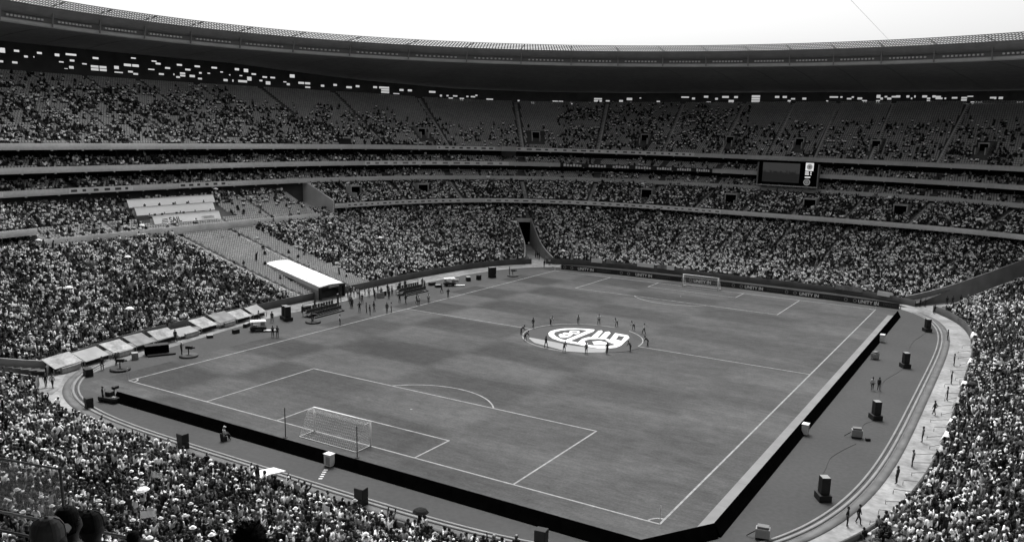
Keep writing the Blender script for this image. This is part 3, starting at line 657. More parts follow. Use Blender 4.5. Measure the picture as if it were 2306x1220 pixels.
def pose_joints(pose):
    """joint name -> (position, radius, parent, surface); the figure faces +Y"""
    J = {}
    def j(n, p, r, par, s): J[n] = (Vector(p), r, par, s)
    sit = pose.startswith('sit')
    if sit:
        pz = .56; j('pelvis', (0, -.05, pz), .135, None, 'pants'); j('belly', (0, -.06, pz+.17), .125, 'pelvis', 'shirt'); j('chest', (0, -.03, pz+.38), .145, 'belly', 'shirt')
        for s, q in ((-1, 'l'), (1, 'r')):
            j('hip'+q, (s*.10, .04, pz-.02), .095, 'pelvis', 'pants'); j('knee'+q, (s*.13, .40, pz+.0), .07, 'hip'+q, 'pants')
            j('ankle'+q, (s*.13, .40, .10), .05, 'knee'+q, 'pants'); j('toe'+q, (s*.14, .54, .05), .045, 'ankle'+q, 'shoe')
    elif pose == 'bend':
        j('pelvis', (0, -.12, .88), .135, None, 'pants'); j('belly', (0, .02, 1.03), .125, 'pelvis', 'shirt'); j('chest', (0, .22, 1.16), .145, 'belly', 'shirt')
    else:
        j('pelvis', (0, 0, .93), .135, None, 'pants'); j('belly', (0, .01, 1.10), .125, 'pelvis', 'shirt'); j('chest', (0, 0, 1.31), .145, 'belly', 'shirt')
    if not sit:
        st = {'walk': .22, 'bend': .12}.get(pose, .03)
        for s, q in ((-1, 'l'), (1, 'r')):
            py = J['pelvis'][0].y
            j('hip'+q, (s*.10, py, .88), .095, 'pelvis', 'pants'); j('knee'+q, (s*.12, py+.05+s*st*.6, .49), .07, 'hip'+q, 'pants')
            j('ankle'+q, (s*.13, py+s*st, .10), .05, 'knee'+q, 'pants'); j('toe'+q, (s*.15, py+s*st+.15, .05), .045, 'ankle'+q, 'shoe')
    c = J['chest'][0]
    fw = .14 if pose == 'bend' else 0.0
    j('neck', c+Vector((0, .01+fw*.8, .16-fw*.3)), .058, 'chest', 'skin')
    n = J['neck'][0]
    j('jaw', n+Vector((0, .025+fw*.3, .07)), .078, 'neck', 'skin'); j('brow', n+Vector((0, .02+fw*.5, .165)), .098, 'jaw', 'skin'); j('crown', n+Vector((0, .0+fw*.5, .235)), .07, 'brow', 'skin')
    for s, q in ((-1, 'l'), (1, 'r')):
        sh = c+Vector((s*.175, -.01, .07)); j('shoulder'+q, sh, .072, 'chest', 'shirt')
        if pose in ('stand', 'walk'):
            e = sh+Vector((s*.05, -.02-.1*s*(pose == 'walk'), -.27)); wv = e+Vector((s*.01, .08, -.24)); h = wv+Vector((0, .03, -.08))
        elif pose == 'hips':
            e = sh+Vector((s*.17, -.05, -.22)); wv = e+Vector((-s*.14, .12, -.16)); h = wv+Vector((-s*.05, .03, -.03))
        elif pose in ('cheer', 'sitcheer'):
            e = sh+Vector((s*.12, .06, .20)); wv = e+Vector((-s*.03, .05, .24)); h = wv+Vector((0, .01, .09))
        elif pose == 'oneup':
            e, wv, h = (sh+Vector((.1, .08, .2)), sh+Vector((.06, .14, .44)), sh+Vector((.05, .15, .52))) if s > 0 else (sh+Vector((-.05, 0, -.27)), sh+Vector((-.06, .1, -.5)), sh+Vector((-.06, .13, -.58)))
        elif pose == 'sitclap':
            e = sh+Vector((s*.07, .1, -.22)); wv = Vector((s*.06, .30, sh.z-.12)); h = Vector((s*.03, .36, sh.z-.04))
        elif pose == 'bend':
            e = sh+Vector((s*.03, .12, -.23)); wv = e+Vector((0, .14, -.2)); h = wv+Vector((0, .05, -.07))
        elif pose == 'camera':
            e = sh+Vector((s*.07, .1, -.2)); wv = e+Vector((-s*.09, .2, .12)); h = wv+Vector((-s*.03, .06, .04))
        else:
            e = sh+Vector((s*.04, .06, -.25)); wv = e+Vector((-s*.07, .22, -.07)); h = wv+Vector((-s*.02, .08, .0))
        j('elbow'+q, e, .05, 'shoulder'+q, 'shirt'); j('wrist'+q, wv, .036, 'elbow'+q, 'skin'); j('hand'+q, h, .044, 'wrist'+q, 'skin')
    return J
def skin_mesh(name, pose, mats, level, shorts=False, hands=False, ears=False, bulk=1.0):
    J = pose_joints(pose)
    if hands:
        for s, q in ((-1, 'l'), (1, 'r')):
            h, wv = J['hand'+q][0], J['wrist'+q][0]; d = (h-wv).normalized(); a = d.cross(Vector((0, 1, .3))).normalized(); b = a.cross(d).normalized()
            for k, ln in enumerate((.075, .085, .08, .062)):
                o1 = h+a*(.022*(k-1.5))+d*.03; J['f%d%s' % (k, q)] = (o1+d*ln*.5, .010, 'hand'+q, 'skin'); J['g%d%s' % (k, q)] = (o1+d*ln*.8+b*.03, .009, 'f%d%s' % (k, q), 'skin')
            J['t0'+q] = (wv+d*.05+a*.05*s, .012, 'hand'+q, 'skin')
    if ears:
        for s, q in ((-1, 'l'), (1, 'r')): J['ear'+q] = (J['brow'][0]+Vector((s*.105, -.01, -.03)), .022, 'brow', 'skin')
        J['nose'] = (J['brow'][0]+Vector((0, .115, -.05)), .018, 'brow', 'skin')
    names = list(J); idx = {n: i for i, n in enumerate(names)}
    me = bpy.data.meshes.new(name); me.from_pydata([J[n][0] for n in names], [(idx[n], idx[J[n][2]]) for n in names if J[n][2]], [])
    o = bpy.data.objects.new(name, me); COL.objects.link(o)
    sk = o.modifiers.new('skin', 'SKIN'); sk.use_smooth_shade = True
    for i, n in enumerate(names):
        d = me.skin_vertices[0].data[i]; r = J[n][1]
        wide = 1.18*bulk if n in ('chest', 'belly', 'pelvis') else 1.0
        d.radius = (r*wide, r*(.82 if n in ('chest', 'belly', 'pelvis') else 1.0)) if n in ('chest', 'belly', 'pelvis') else (r, r)
        d.use_root = (n == 'pelvis')
    if level:
        sb = o.modifiers.new('sub', 'SUBSURF'); sb.levels = level; sb.render_levels = level
    dg = bpy.context.evaluated_depsgraph_get(); out = bpy.data.meshes.new_from_object(o.evaluated_get(dg)); out.name = name
    bpy.data.objects.remove(o); bpy.data.meshes.remove(me)
    out.materials.clear()
    order = ['shirt', 'pants', 'skin', 'shoe']
    for k in order: out.materials.append(mats[k])
    segs = [(J[J[n][2]][0], J[n][0], J[n][3]) for n in names if J[n][2]]
    for p in out.polygons:
        c = p.center; best, lab = 9e9, 'shirt'
        for a, b, s in segs:
            ab = b-a; t = max(0, min(1, (c-a).dot(ab)/max(ab.length_squared, 1e-9))); d = (a+ab*t-c).length
            if s == 'skin' and t < .25: d += .03
            if d < best: best, lab = d, s
        if shorts and lab == 'pants' and c.z < .55 and not pose.startswith('sit'): lab = 'skin'
        p.material_index = order.index(lab); p.use_smooth = True
    hd = J['brow'][0]
    return out, hd
def cap_mesh(name, m, brim=True, n=10):
    mb = MB(); prof = [(.094, -.035), (.096, .02), (.086, .065), (.055, .098), (.012, .108)]
    mb.lathe(prof, (0, -.005, 0), n)
    if brim:
        pts = [(-.085, .075), (-.06, .14), (-.02, .18), (.02, .18), (.06, .14), (.085, .075)]
        mb.slab(pts, -.012, .004)
    return mb.mesh(name, m, True)
def hat_mesh(name, m):
    mb = MB(); mb.lathe([(.2, -.01), (.2, .0), (.118, .02), (.108, .09), (.07, .115), (.01, .118)], (0, 0, 0), 12); return mb.mesh(name, m, True)
def hair_mesh(name, m, n=10, big=1.0):
    mb = MB(); prof = [(.060*big, -.115), (.083*big, -.07), (.092*big, -.02), (.092*big, .035), (.080*big, .078), (.048*big, .104*big), (.01, .112*big)]
    mb.lathe(prof, (0, 0, 0), n); rr = random.Random(n)
    k = .02*(big > 1)+.006
    mb.v = [(x*.94*(1+rr.uniform(-k, k)*3), y*1.10-.03-(.02 if z < -.03 else 0), z*(1+rr.uniform(-k, k))) for x, y, z in mb.v]
    return mb.mesh(name, m, True)
def join_at(a, b, off):
    """append mesh b (moved by off) to mesh a, for the far crowd's figures"""
    bm = bmesh.new(); bm.from_mesh(a); k = len(bm.verts); nf = len(bm.faces); bm.from_mesh(b)
    bm.verts.ensure_lookup_table(); bm.faces.ensure_lookup_table()
    for v in bm.verts[k:]: v.co += off
    a.materials.append(b.materials[0]); mi = len(a.materials)-1
    for f in bm.faces[nf:]: f.material_index = mi
    bm.to_mesh(a); bm.free(); return a
cm = dict(shirt=shirt_r, pants=pants_r, skin=skin_r, shoe=shoe_m)
crowd_col = bpy.data.collections.new('crowd_figures')
def proto(i, pose, head, shorts=False, bulk=1.0):
    me, hd = skin_mesh('crowd_figure_%02d' % i, pose, cm, 0, shorts, bulk=bulk)
    hm = {'hair': lambda: hair_mesh('h', hair_m, 7), 'cap': lambda: cap_mesh('h', hat_r, True, 7), 'hat': lambda: hat_mesh('h', hat_r), 'beanie': lambda: cap_mesh('h', hat_r, False, 7)}[head]()
    join_at(me, hm, hd+Vector((0, 0, .02))); bpy.data.meshes.remove(hm)
    o = bpy.data.objects.new('crowd_figure_%02d' % i, me); crowd_col.objects.link(o)
SITP = [('sit', 'hair'), ('sit', 'cap'), ('sitclap', 'hair'), ('sit', 'hat'), ('sit', 'beanie'), ('sitclap', 'cap'), ('sitcheer', 'hair')]
STP = [('stand', 'hair'), ('stand', 'cap'), ('oneup', 'hair'), ('cheer', 'beanie'), ('hips', 'hair')]
STP += [('oneup', 'hair'), ('oneup', 'cap')]
for i, (p, h) in enumerate(SITP+STP): proto(i, p, h, bulk=1.0+.12*(i % 3))
fg_ = MB(); fg_.bar((.22, .15, 1.8), (.3, .2, 2.6), .03)
for q in range(4): fg_.quad((.3+.2*q, .2+.06*math.sin(q*1.7), 2.55-.02*q), (.5+.2*q, .2+.06*math.sin(q*1.7+1.7), 2.53-.02*q), (.48+.2*q, .24, 2.05), (.28+.2*q, .24, 2.08))
ub_ = MB(); ub_.bar((.2, .15, 1.7), (.15, .1, 2.15), .03); ub_.lathe([(.55, 2.0), (.42, 2.16), (.22, 2.26), (.02, 2.3)], (.12, .08, 0), 9)
for nm_, mb_ in (('crowd_figure_12', fg_), ('crowd_figure_13', ub_)): join_at(crowd_col.objects[nm_].data, mb_.mesh('x', hat_r), Vector((0, 0, 0)))
PEOPLE = np.array(PEOPLE)
pd = np.linalg.norm(PEOPLE[:, :3]-CAM, axis=1)
# what the camera's frame can hold, with a wide margin for a step to the side
rel = PEOPLE[:, :3]-CAM; cz = rel@_f; cx = rel@_r/np.maximum(cz, .1); cy = rel@_u/np.maximum(cz, .1)
inview = (cz > 5) & (cx > -.66) & (cx < .62) & (cy > -.30) & (cy < .42)
strict = (cz > 5) & (cx > -.625) & (cx < .57) & (cy > -.272)
order = np.argsort(np.where(strict, pd, 1e6)); NEAR = order[:176]
far = inview.copy(); far[NEAR] = False
FAR = PEOPLE[far]
print('crowd', len(FAR))
n = len(FAR); idxs = np.where(rng.random(n) < FAR[:, 4], len(SITP)+rng.choice(len(STP), n, p=[.29, .20, .17, .16, .13, .04, .01]), rng.choice(len(SITP), n, p=[.36, .16, .16, .09, .1, .08, .05]))
pm = bpy.data.meshes.new('crowd'); pm.vertices.add(n)
pts = FAR[:, :3].copy(); pts[:, 0] += rng.normal(0, .05, n); pts[:, 1] += rng.normal(0, .06, n); pm.vertices.foreach_set('co', pts.astype(np.float32).ravel())
def vattr(nm, typ, dat):
    a = pm.attributes.new(nm, typ, 'POINT'); a.data.foreach_set('value', dat)
cl_ = np.array([vnoise(x*.35+11, y*.35+z*.8) for x, y, z in FAR[:, :3]]); lo_ = np.array([vnoise(x*.06+3, y*.06) for x, y, z in FAR[:, :3]])
tone = np.clip(rng.random(n)-np.where((FAR[:, 1] < -55) | (FAR[:, 0] > 45), .07, 0)+(cl_-.5)*.55+(lo_-.5)*.30, 0, .999); vattr('tone', 'FLOAT', tone.astype(np.float32)); vattr('lean', 'FLOAT', rng.normal(0, .10, n).astype(np.float32)); vattr('nod', 'FLOAT', rng.normal(.02, .10, n).astype(np.float32))  # near and right-hand shirts toned darker to offset the stronger light there
vattr('turn', 'FLOAT', (FAR[:, 3]+rng.normal(0, .5, n)).astype(np.float32)); vattr('size', 'FLOAT', np.clip(rng.normal(1.0, .09, n), .72, 1.18).astype(np.float32)); vattr('figure', 'INT', idxs.astype(np.int32))
crowd = tag(link('crowd', pm), 'packed crowd of seated and standing spectators filling the stadium tiers', 'crowd', kind='stuff')
ng = bpy.data.node_groups.new('crowd_nodes', 'GeometryNodeTree')
ng.interface.new_socket('Geometry', in_out='INPUT', socket_type='NodeSocketGeometry'); ng.interface.new_socket('Geometry', in_out='OUTPUT', socket_type='NodeSocketGeometry')
gi, go = ng.nodes.new('NodeGroupInput'), ng.nodes.new('NodeGroupOutput')
ci = ng.nodes.new('GeometryNodeCollectionInfo'); ci.inputs['Collection'].default_value = crowd_col; ci.inputs['Separate Children'].default_value = True; ci.inputs['Reset Children'].default_value = True
ip = ng.nodes.new('GeometryNodeInstanceOnPoints'); ip.inputs['Pick Instance'].default_value = True
def na(nm, typ):
    a = ng.nodes.new('GeometryNodeInputNamedAttribute'); a.data_type = typ; a.inputs['Name'].default_value = nm; return a.outputs['Attribute']
cxyz = ng.nodes.new('ShaderNodeCombineXYZ'); er = ng.nodes.new('FunctionNodeEulerToRotation')
L = ng.links.new
L(gi.outputs[0], ip.inputs['Points']); L(ci.outputs[0], ip.inputs['Instance']); L(na('figure', 'INT'), ip.inputs['Instance Index'])
L(na('nod', 'FLOAT'), cxyz.inputs[0]); L(na('lean', 'FLOAT'), cxyz.inputs[1]); L(na('turn', 'FLOAT'), cxyz.inputs[2]); L(cxyz.outputs[0], er.inputs[0]); L(er.outputs[0], ip.inputs['Rotation']); L(na('size', 'FLOAT'), ip.inputs['Scale'])
L(ip.outputs[0], go.inputs[0])
gm = crowd.modifiers.new('crowd', 'NODES'); gm.node_group = ng

# single people: body (one skinned surface) with hair or cap as a part
BODY = {}
def body(pose, pants='dark', shorts=False, level=1):
    k = (pose, pants, shorts, level)
    if k not in BODY:
        BODY[k] = skin_mesh('person_'+pose, pose, dict(shirt=shirt_o, pants=pants_m if pants == 'dark' else pants_l, skin=skin_m, shoe=shoe_m), level, shorts, hands=(level > 1), ears=True)
    return BODY[k]
def close_hair(name, big, nstr, ln):
    mb = MB(); mb.lathe([(.062*big, -.115), (.085*big, -.07), (.094*big, -.02), (.094*big, .035), (.082*big, .078), (.049*big, .104*big), (.01, .112*big)], (0, 0, 0), 22)
    sh = lambda v: (v[0]*.96, v[1]*1.12-.03-(.02 if v[2] < -.03 else 0), v[2]); mb.v = [sh(v) for v in mb.v]; rr = random.Random(5)
    for _ in range(nstr):
        a, e = rr.uniform(0, 2*math.pi), rr.uniform(-.95, 1.0); c = math.sqrt(1-e*e*.98)
        pz = e*.108*big; pr = .094*big*c if e > -.2 else .094*big*(1-.3*(-e-.2)/.8); x, y, z = sh((pr*math.cos(a), pr*math.sin(a), pz)); L_ = rr.uniform(.4, 1)*ln
        dx, dy, dz = math.cos(a)*c+rr.uniform(-.6, .6), math.sin(a)*c+rr.uniform(-.6, .6), e*.8+rr.uniform(-.6, .5)
        mb.add([(x-.004, y, z-.003), (x+.004, y+.003, z), (x+dx*L_, y+dy*L_, z+dz*L_)], [(0, 1, 2)])
    return mb.mesh(name, hair_m)
def close_cap(name, m, m2):
    mb = MB(); mb.lathe([(.098, -.045), (.101, .01), (.095, .05), (.074, .086), (.04, .104), (.008, .110)], (0, -.008, 0), 24); mb.lathe([(.012, 0), (.012, .008), (.004, .012)], (0, -.008, .108), 8)
    pts = [(-.09, .06), (-.075, .13), (-.03, .175), (.03, .175), (.075, .13), (.09, .06)]; mb.slab(pts, -.03, -.02)
    prof = [(.100, -.04), (.103, .01), (.097, .05), (.076, .087), (.04, .106)]
    for k in range(6):
        t = math.pi*k/3+.3
        for (r0, z0), (r1, z1) in zip(prof[:-1], prof[1:]): mb.bar((r0*math.cos(t), r0*math.sin(t)-.008, z0), (r1*math.cos(t), r1*math.sin(t)-.008, z1), .006)
    return mb.mesh(name, m, False)
HEADS = dict(hair=hair_mesh('hair', hair_m), bighair=hair_mesh('hair', hair_m, 18, 1.12), capw=cap_mesh('cap', paint_m), capd=cap_mesh('cap', dark_m), fghair=close_hair('hair', 1.0, 1400, .016), fgbig=close_hair('hair', 1.10, 2600, .035), fgcapg=close_cap('cap', mat('cap_grey', .22, .45, .1, 8), None), fgcapw=close_cap('cap', paint_m, None), fgcapd=close_cap('cap', mat('cap_dark', .045, .7, .4, 14), None), hatw=hat_mesh('sun_hat', paint_m), beanie=cap_mesh('beanie', grey_m, False), bib=None)
def person(x, y, z, rz, pose, shirt, head, label, group=None, pants='dark', scale=1.0, shorts=False, level=1):
    me, hd = body(pose, pants, shorts, level)
    o = link('person', me, None, (x, y, z), rz); o.scale = (scale,)*3; o.color = (shirt, shirt, shirt, 1)
    tag(o, label, 'person', group)
    h = link({'capw': 'cap', 'capd': 'cap', 'fgcapg': 'cap', 'fgcapw': 'cap', 'fgcapd': 'cap', 'hatw': 'sun_hat', 'beanie': 'beanie'}.get(head, 'hair'), HEADS[head], o, tuple(hd+Vector((0, 0, .02))))
    return o
TONES = [('black', .015), ('dark grey', .05), ('mid grey', .17), ('light grey', .38), ('white', .72)]
HN = {'hair': 'bare-headed', 'capw': 'white-capped', 'capd': 'dark-capped', 'hatw': 'sun-hatted', 'beanie': 'beanie-wearing'}
for i in NEAR:
    x, y, z, a, st = PEOPLE[i]
    stand = random.random() < st+.06
    pose = random.choice(['stand', 'oneup', 'cheer', 'hips']) if stand else random.choice(['sit', 'sit', 'sitclap'])
    tn, tv = random.choices(TONES, [.26, .16, .14, .14, .30])[0]
    hd = random.choices(list(HN), [.5, .16, .14, .10, .10])[0]
    where = 'near goal stand' if x < 40 else 'right-hand stand'
    verb = {'stand': 'standing', 'oneup': 'standing with one arm raised', 'cheer': 'standing with both arms up', 'hips': 'standing', 'sit': 'seated', 'sitclap': 'clapping'}[pose]
    person(x+random.gauss(0, .04), y+random.gauss(0, .05), z, a+random.gauss(0, .3), pose, tv, hd,
           '%s %s spectator in %s top, %s' % (verb.split(' with ')[0], HN[hd], tn, where), 'spectators nearest the camera in the stands', random.choice(['dark', 'dark', 'pale']), random.uniform(.93, 1.1))

def face(dx, dy): return math.atan2(-dx, dy)
# people holding the cloth at the centre circle
BEARERS = [[-8.7,0.6],[-7.7,4.3],[-4.7,7.6],[-1.8,9.0],[1.1,9.2],[4.1,8.8],[6.5,7.3],[9.8,0.7],[9.0,-3.4],[7.0,-6.4],[4.7,-8.1],[1.9,-9.1],[-1.3,-8.5],[-5.6,-6.7],[-7.9,-4.0]]
for k, (x, y) in enumerate(BEARERS):
    light = 1 <= k <= 6
    person(x*1.05, y*1.05, .01, face(-x, -y), 'bend' if k % 3 else 'walk', .55 if light else .03, 'hair',
           '%s bearer clockwise round the centre cloth from halfway line, %s top' % (ORD[k], 'pale' if light else 'dark'), 'people holding the emblem cloth', 'dark')
TOUCH = [[-36.6,-27.6],[-36.1,-27.2],[-34.3,-16.1],[-38.6,-6.8],[-37.2,-6.7],[-35.7,-7.5],[-37.0,-5.0],[-41.8,-5.1],[-34.6,-4.5],[-34.2,-3.9],[-38.2,3.2],[-36.9,3.3],[-35.3,4.4],[-34.3,3.7],[-34.3,6.5],[-38.0,15.4],[-34.3,12.4],[-38.7,-17.7],[-44.0,-20.9]]
for k, (x, y) in enumerate(sorted(TOUCH, key=lambda p: p[1])):
    lt = k in (4, 11, 14, 16); person(x, y, .01, random.uniform(-2.6, -.6), random.choice(['stand', 'hips', 'walk']), .6 if lt else random.choice([.012, .02, .05]), random.choice(['hair', 'hair', 'capd']),
           '%s person in %s clothes along bench-side touchline, from near end' % (ORD[k], 'pale' if lt else 'dark'), 'staff along the bench side')
MOUTH = [[-49.0,1.6],[-49.2,2.7],[-48.1,2.3],[-47.3,2.4],[-47.5,4.6],[-46.0,4.0],[-46.0,5.3],[-44.3,5.4],[-45.9,9.1],[-44.0,8.1],[-44.3,10.4],[-47.0,-2.3],[-46.2,-4.0],[-46.7,-3.2],[-46.3,-1.2]]
for k, (x, y) in enumerate(sorted(MOUTH, key=lambda p: p[1])):
    lt = k in (5, 6, 8, 12); person(x, y, .012, random.uniform(-2.6, -.6), random.choice(['stand', 'stand', 'hips']), .62 if lt else random.choice([.012, .03, .1]), random.choice(['hair', 'hair', 'capw']),
           '%s person in %s top by white tunnel mouth, towards far end' % (ORD[k], 'pale' if lt else 'dark'), 'people waiting by the player tunnel')
EXTRA = [(-43.6, -6.6), (-42.4, -4.6), (-44.2, -3.0), (-43.0, -1.2), (-45.2, .6), (-43.4, 2.6), (-42.2, 5.0), (-43.6, 6.8), (-42.8, 16.4), (-44.6, 18.0), (-45.4, -16.2), (-46.2, -21.6), (-46.0, 14.4), (-45.6, 12.4), (-46.8, 7.4), (-46.2, -9.4)]
for k, (x, y) in enumerate(sorted(EXTRA, key=lambda q_: q_[1])):
    person(x, y, .012, random.uniform(-3, 3), random.choice(['stand', 'hips', 'walk', 'camera']), random.choice([.012, .02, .05, .3]), random.choice(['hair', 'capd', 'hair']), '%s person standing between benches and main stand front, from near end' % ORD[k], 'people behind the team benches')
for k, (x, y) in enumerate([(-40.5, -51.6), (-40.7, -49.6), (-38.4, -61.4), (-39.2, -59.4), (-38.2, -59.2), (-45.5, -37.3)]):
    person(x, y, .012, random.uniform(-2.4, -.8), random.choice(['stand', 'hips', 'walk']), [.02, .03, .02, .015, .35, .03][k], 'hair',
           ['dark-dressed person nearest the black camera pod by the corner', 'second dark-dressed person behind the corner camera pod', 'dark-dressed person standing furthest from the corner gangway kerb', 'dark-dressed person beside the pale-topped one in the near corner gangway', 'pale-topped person with dark trousers in the near corner gangway', 'dark-dressed person beside the pale sloping covers'][k], 'people near the left corner')
SEC = [[49.8,-27.4],[49.8,-19.4],[49.9,-8.8],[50.6,-1.7],[50.4,6.5],[49.9,16.9],[47.7,33.6],[46.9,-44.4],[47.6,-43.4],[49.1,-32.7]]
for k, (x, y) in enumerate(sorted(SEC, key=lambda p: p[1])):
    person(x, y, -.015, random.choice([-1.6, 1.5, 1.2]), random.choice(['stand', 'walk', 'hips']), [.02, .02, .05, .1, .08, .05, .1, .06, .1, .05][k], 'capd' if k % 2 else 'hair',
           '%s dark-clothed steward on the pale walkway beside the right stand, from the near end' % ORD[k], 'stewards on the walkway')
for k, (x, y) in enumerate([[44.9,64.4],[45.8,65.4],[43.7,54.8],[40.7,60.2],[41.5,60.7],[47.0,67.5]]):
    person(x, y, .3 if y > 64 else .01, random.uniform(0, 6), 'stand', .015, 'hair', '%s dark-dressed person at the far right corner gangway' % ORD[k], 'people at the far right gangway')
for k, (x, y) in enumerate([[-46.0,64.4],[-44.9,63.4],[-43.7,62.2],[-38.2,55.0],[-38.5,57.9]]):
    person(x, y, .3 if y > 60 else .01, random.uniform(0, 6), 'stand', .015 if k != 4 else .4, 'hair', '%s person standing at the far left corner gangway mouth' % ORD[k], 'people at the far left gangway')
for k, (x, y) in enumerate([(42.2, -2.8), (42.9, -2.4)]):
    person(x, y, .003, -.4 if k else .3, 'walk' if k == 0 else 'stand', .5 if k == 0 else .03, 'hair', ['person in pale shirt strolling between the loudspeakers on the right surround', 'person in dark clothes beside the pale-shirted one on the right surround'][k], 'pair on the right surround', shorts=(k == 0))
o = person(-8.9, -59.4, .003, -.3, 'sit', .7, 'capw', 'person in white shirt and cap seated behind the near black boards', scale=1.08)
ch = MB(); ch.box((-8.87, -59.55, .22), (.45, .45, .44)); ch.box((-8.85, -59.80, .60), (.45, .06, .5)); tag(ch.build('stool', dark_m), 'small dark chair behind the near black boards', 'chair')

# foreground spectators on the camera's own tier (seen from behind)
def tier_floor(x, y):
    best = None
    for cv, z in upinfo:
        d = np.hypot(cv[:, 0]-x, cv[:, 1]-y); i = d.argmin()
        if best is None or d[i] < best[0]: best = (d[i], np.broadcast_to(z, (N,))[i])
    return best[1]
FG = [((50.50, -109.10, 27.66), 'fghair', .02, 'head with full black hair, furthest of the close-up heads at lower left'),
      ((52.20, -110.18, 28.46), 'fgcapg', .05, 'close-up spectator in grey panelled cap at the lower left edge'),
      ((52.95, -110.45, 28.64), 'fgcapw', .7, 'close-up spectator in white cap and top at lower left'),
      ((50.25, -108.75, 27.42), 'fgcapd', .06, 'close-up spectator in dark cap just behind the front rail'),
      ((51.55, -109.45, 27.82), 'fghair', .02, 'close-up dark-haired spectator in dark top between the caps'),
      ((49.75, -108.05, 26.85), 'fghair', .02, 'dark-haired spectator whose head breaks the white front rail'),
      ((52.18, -108.80, 27.84), 'fgbig', .7, 'tall black-haired spectator with white collar, alone at bottom edge')]
raised = MB()
for r in range(9):
    for i in range(386, 412):
        s0, s1 = r/32, (r+1)/32; z = 25.55+(ZF[400]-25.55)*s0
        q4 = [tuple(cE[k]*(1-s)+cF[k]*s) for k, s in ((i, s0+.001), (i+1, s0+.001), (i+1, s1), (i, s1))]; raised.slab(q4, z+.02, z+.55)
raised.build('raised_step', step_c, upper)['kind'] = 'stuff'
for (x, y, z), hd, sh, lab in FG:
    fl = tier_floor(x, y)+.55; h = z-fl
    if h < 1.4: person(x, y-.02, fl, face(-.5, .86), 'sit', sh, hd, lab, 'heads closest to the camera', scale=h/1.265*.96, level=2)
    else: person(x, y, fl, face(-.5, .86), 'stand', sh, hd, lab, 'heads closest to the camera', scale=h/1.635*.96, level=2)

# ------------------------------------------------------------------ goals, flags, boards
def goal(s, label, pale=False):
    g = tag(empty('goal', (0, s*52.5, 0)), label, 'goal')
    for sx in (-1, 1):
        MB().bar((sx*3.72, 0, 0), (sx*3.72, 0, 2.5), .17, n=10).build('post', white_m, g, True)
        MB().bar((sx*3.72, s*.02, .05), (sx*3.72, s*2.1, .05), .07, n=6).build('ground_bar', white_m, g)
        MB().bar((sx*3.72, 0, 2.44), (sx*3.72, s*.9, 2.42), .05, n=6).build('net_support', white_m, g)
    MB().bar((-3.78, 0, 2.5), (3.78, 0, 2.5), .17, n=10).build('crossbar', white_m, g, True)
    MB().bar((-3.72, s*2.1, .05), (3.72, s*2.1, .05), .07, n=6).build('ground_bar', white_m, g)
    net = MB(); W = .012
    prof = [(0, 2.44), (s*.9, 2.40), (s*2.08, .06)]
    def pp(t):
        return prof[0] if t <= 0 else ((prof[0][0]+(prof[1][0]-prof[0][0])*t/.28, prof[0][1]+(prof[1][1]-prof[0][1])*t/.28) if t < .28 else (prof[1][0]+(prof[2][0]-prof[1][0])*(t-.28)/.72, prof[1][1]+(prof[2][1]-prof[1][1])*(t-.28)/.72))
    nx = 30
    for i in range(nx+1):
        x = -3.72+7.44*i/nx
        for a, b in ((0, .28), (.28, 1)): net.bar((x, *pp(a)), (x, *pp(b-1e-6)), W)
    for k in range(15): y, z = pp(k/14); net.bar((-3.72, y, z), (3.72, y, z), W)
    for sx in (-1, 1):
        for k in range(1, 14):
            z = .06+2.36*k/14; yb = s*(.9+(1.18)*(1-(z-.06)/2.34)); net.bar((sx*3.72, 0, z), (sx*3.72, yb, z), W)
        for k in range(1, 11):
            y = s*2.1*k/11; zt = 2.4 if abs(y) < .9 else .06+2.34*(1-(abs(y)-.9)/1.18); net.bar((sx*3.72, y, .05), (sx*3.72, y, max(zt, .06)), W)
    o = net.build('net', net_m, g); o['kind'] = 'stuff'
goal(-1, 'white goal with pale net at the near end of the pitch'); goal(1, 'white goal at the far end in front of the dark boards')
for k, x in enumerate((-4.7, 4.7)):
    p = tag(empty('net_pole', (x, -55.5, 0)), ['black pole behind the near goal, further from the camera', 'black pole behind the near goal, closer to the camera'][k], 'pole', 'poles behind the near goal')
    MB().bar((0, 0, .05), (0, 0, 3.1), .10, n=8).build('shaft', dark_m, p); MB().lathe([(.25, 0), (.25, .05), (.1, .08)], (0, 0, 0), 12).build('base', dark_m, p)
for x, y, lab in ((-34, -52.5, 'near left'), (34, -52.5, 'near right'), (-34, 52.5, 'far left'), (34, 52.5, 'far right')):
    c = tag(empty('corner_flag', (x, y, 0)), 'slim corner flag at the %s corner of the pitch' % lab, 'corner flag', 'corner flags')
    MB().bar((0, 0, 0), (0, 0, 1.6), .05, n=6).build('pole', paint_m, c)
    f = MB(); f.add([(0, .01, 1.58), (.1, -.25, 1.5), (.12, -.3, 1.25), (0, .01, 1.22), (.02, .01, 1.58), (.12, -.25, 1.5), (.14, -.3, 1.25), (.02, .01, 1.22)], [(0, 1, 2, 3), (7, 6, 5, 4), (0, 4, 5, 1), (1, 5, 6, 2), (2, 6, 7, 3)]); f.build('flag', grey_m, c)
def text_obj(name, body_, size, m, parent, loc, rot, ext=.004, align='LEFT', sx=1.0):
    c = bpy.data.curves.new(name, 'FONT'); c.body = body_; c.size = size; c.extrude = ext; c.align_x = align; c.offset = size*.025; c.materials.append(m)
    t_ = bpy.data.objects.new(name, c); COL.objects.link(t_); me = bpy.data.meshes.new_from_object(t_.evaluated_get(bpy.context.evaluated_depsgraph_get())); bpy.data.objects.remove(t_); me.name = name
    o = link(name, me, parent); o.location = loc; o.rotation_euler = rot; o.scale = (sx, 1, 1); return o
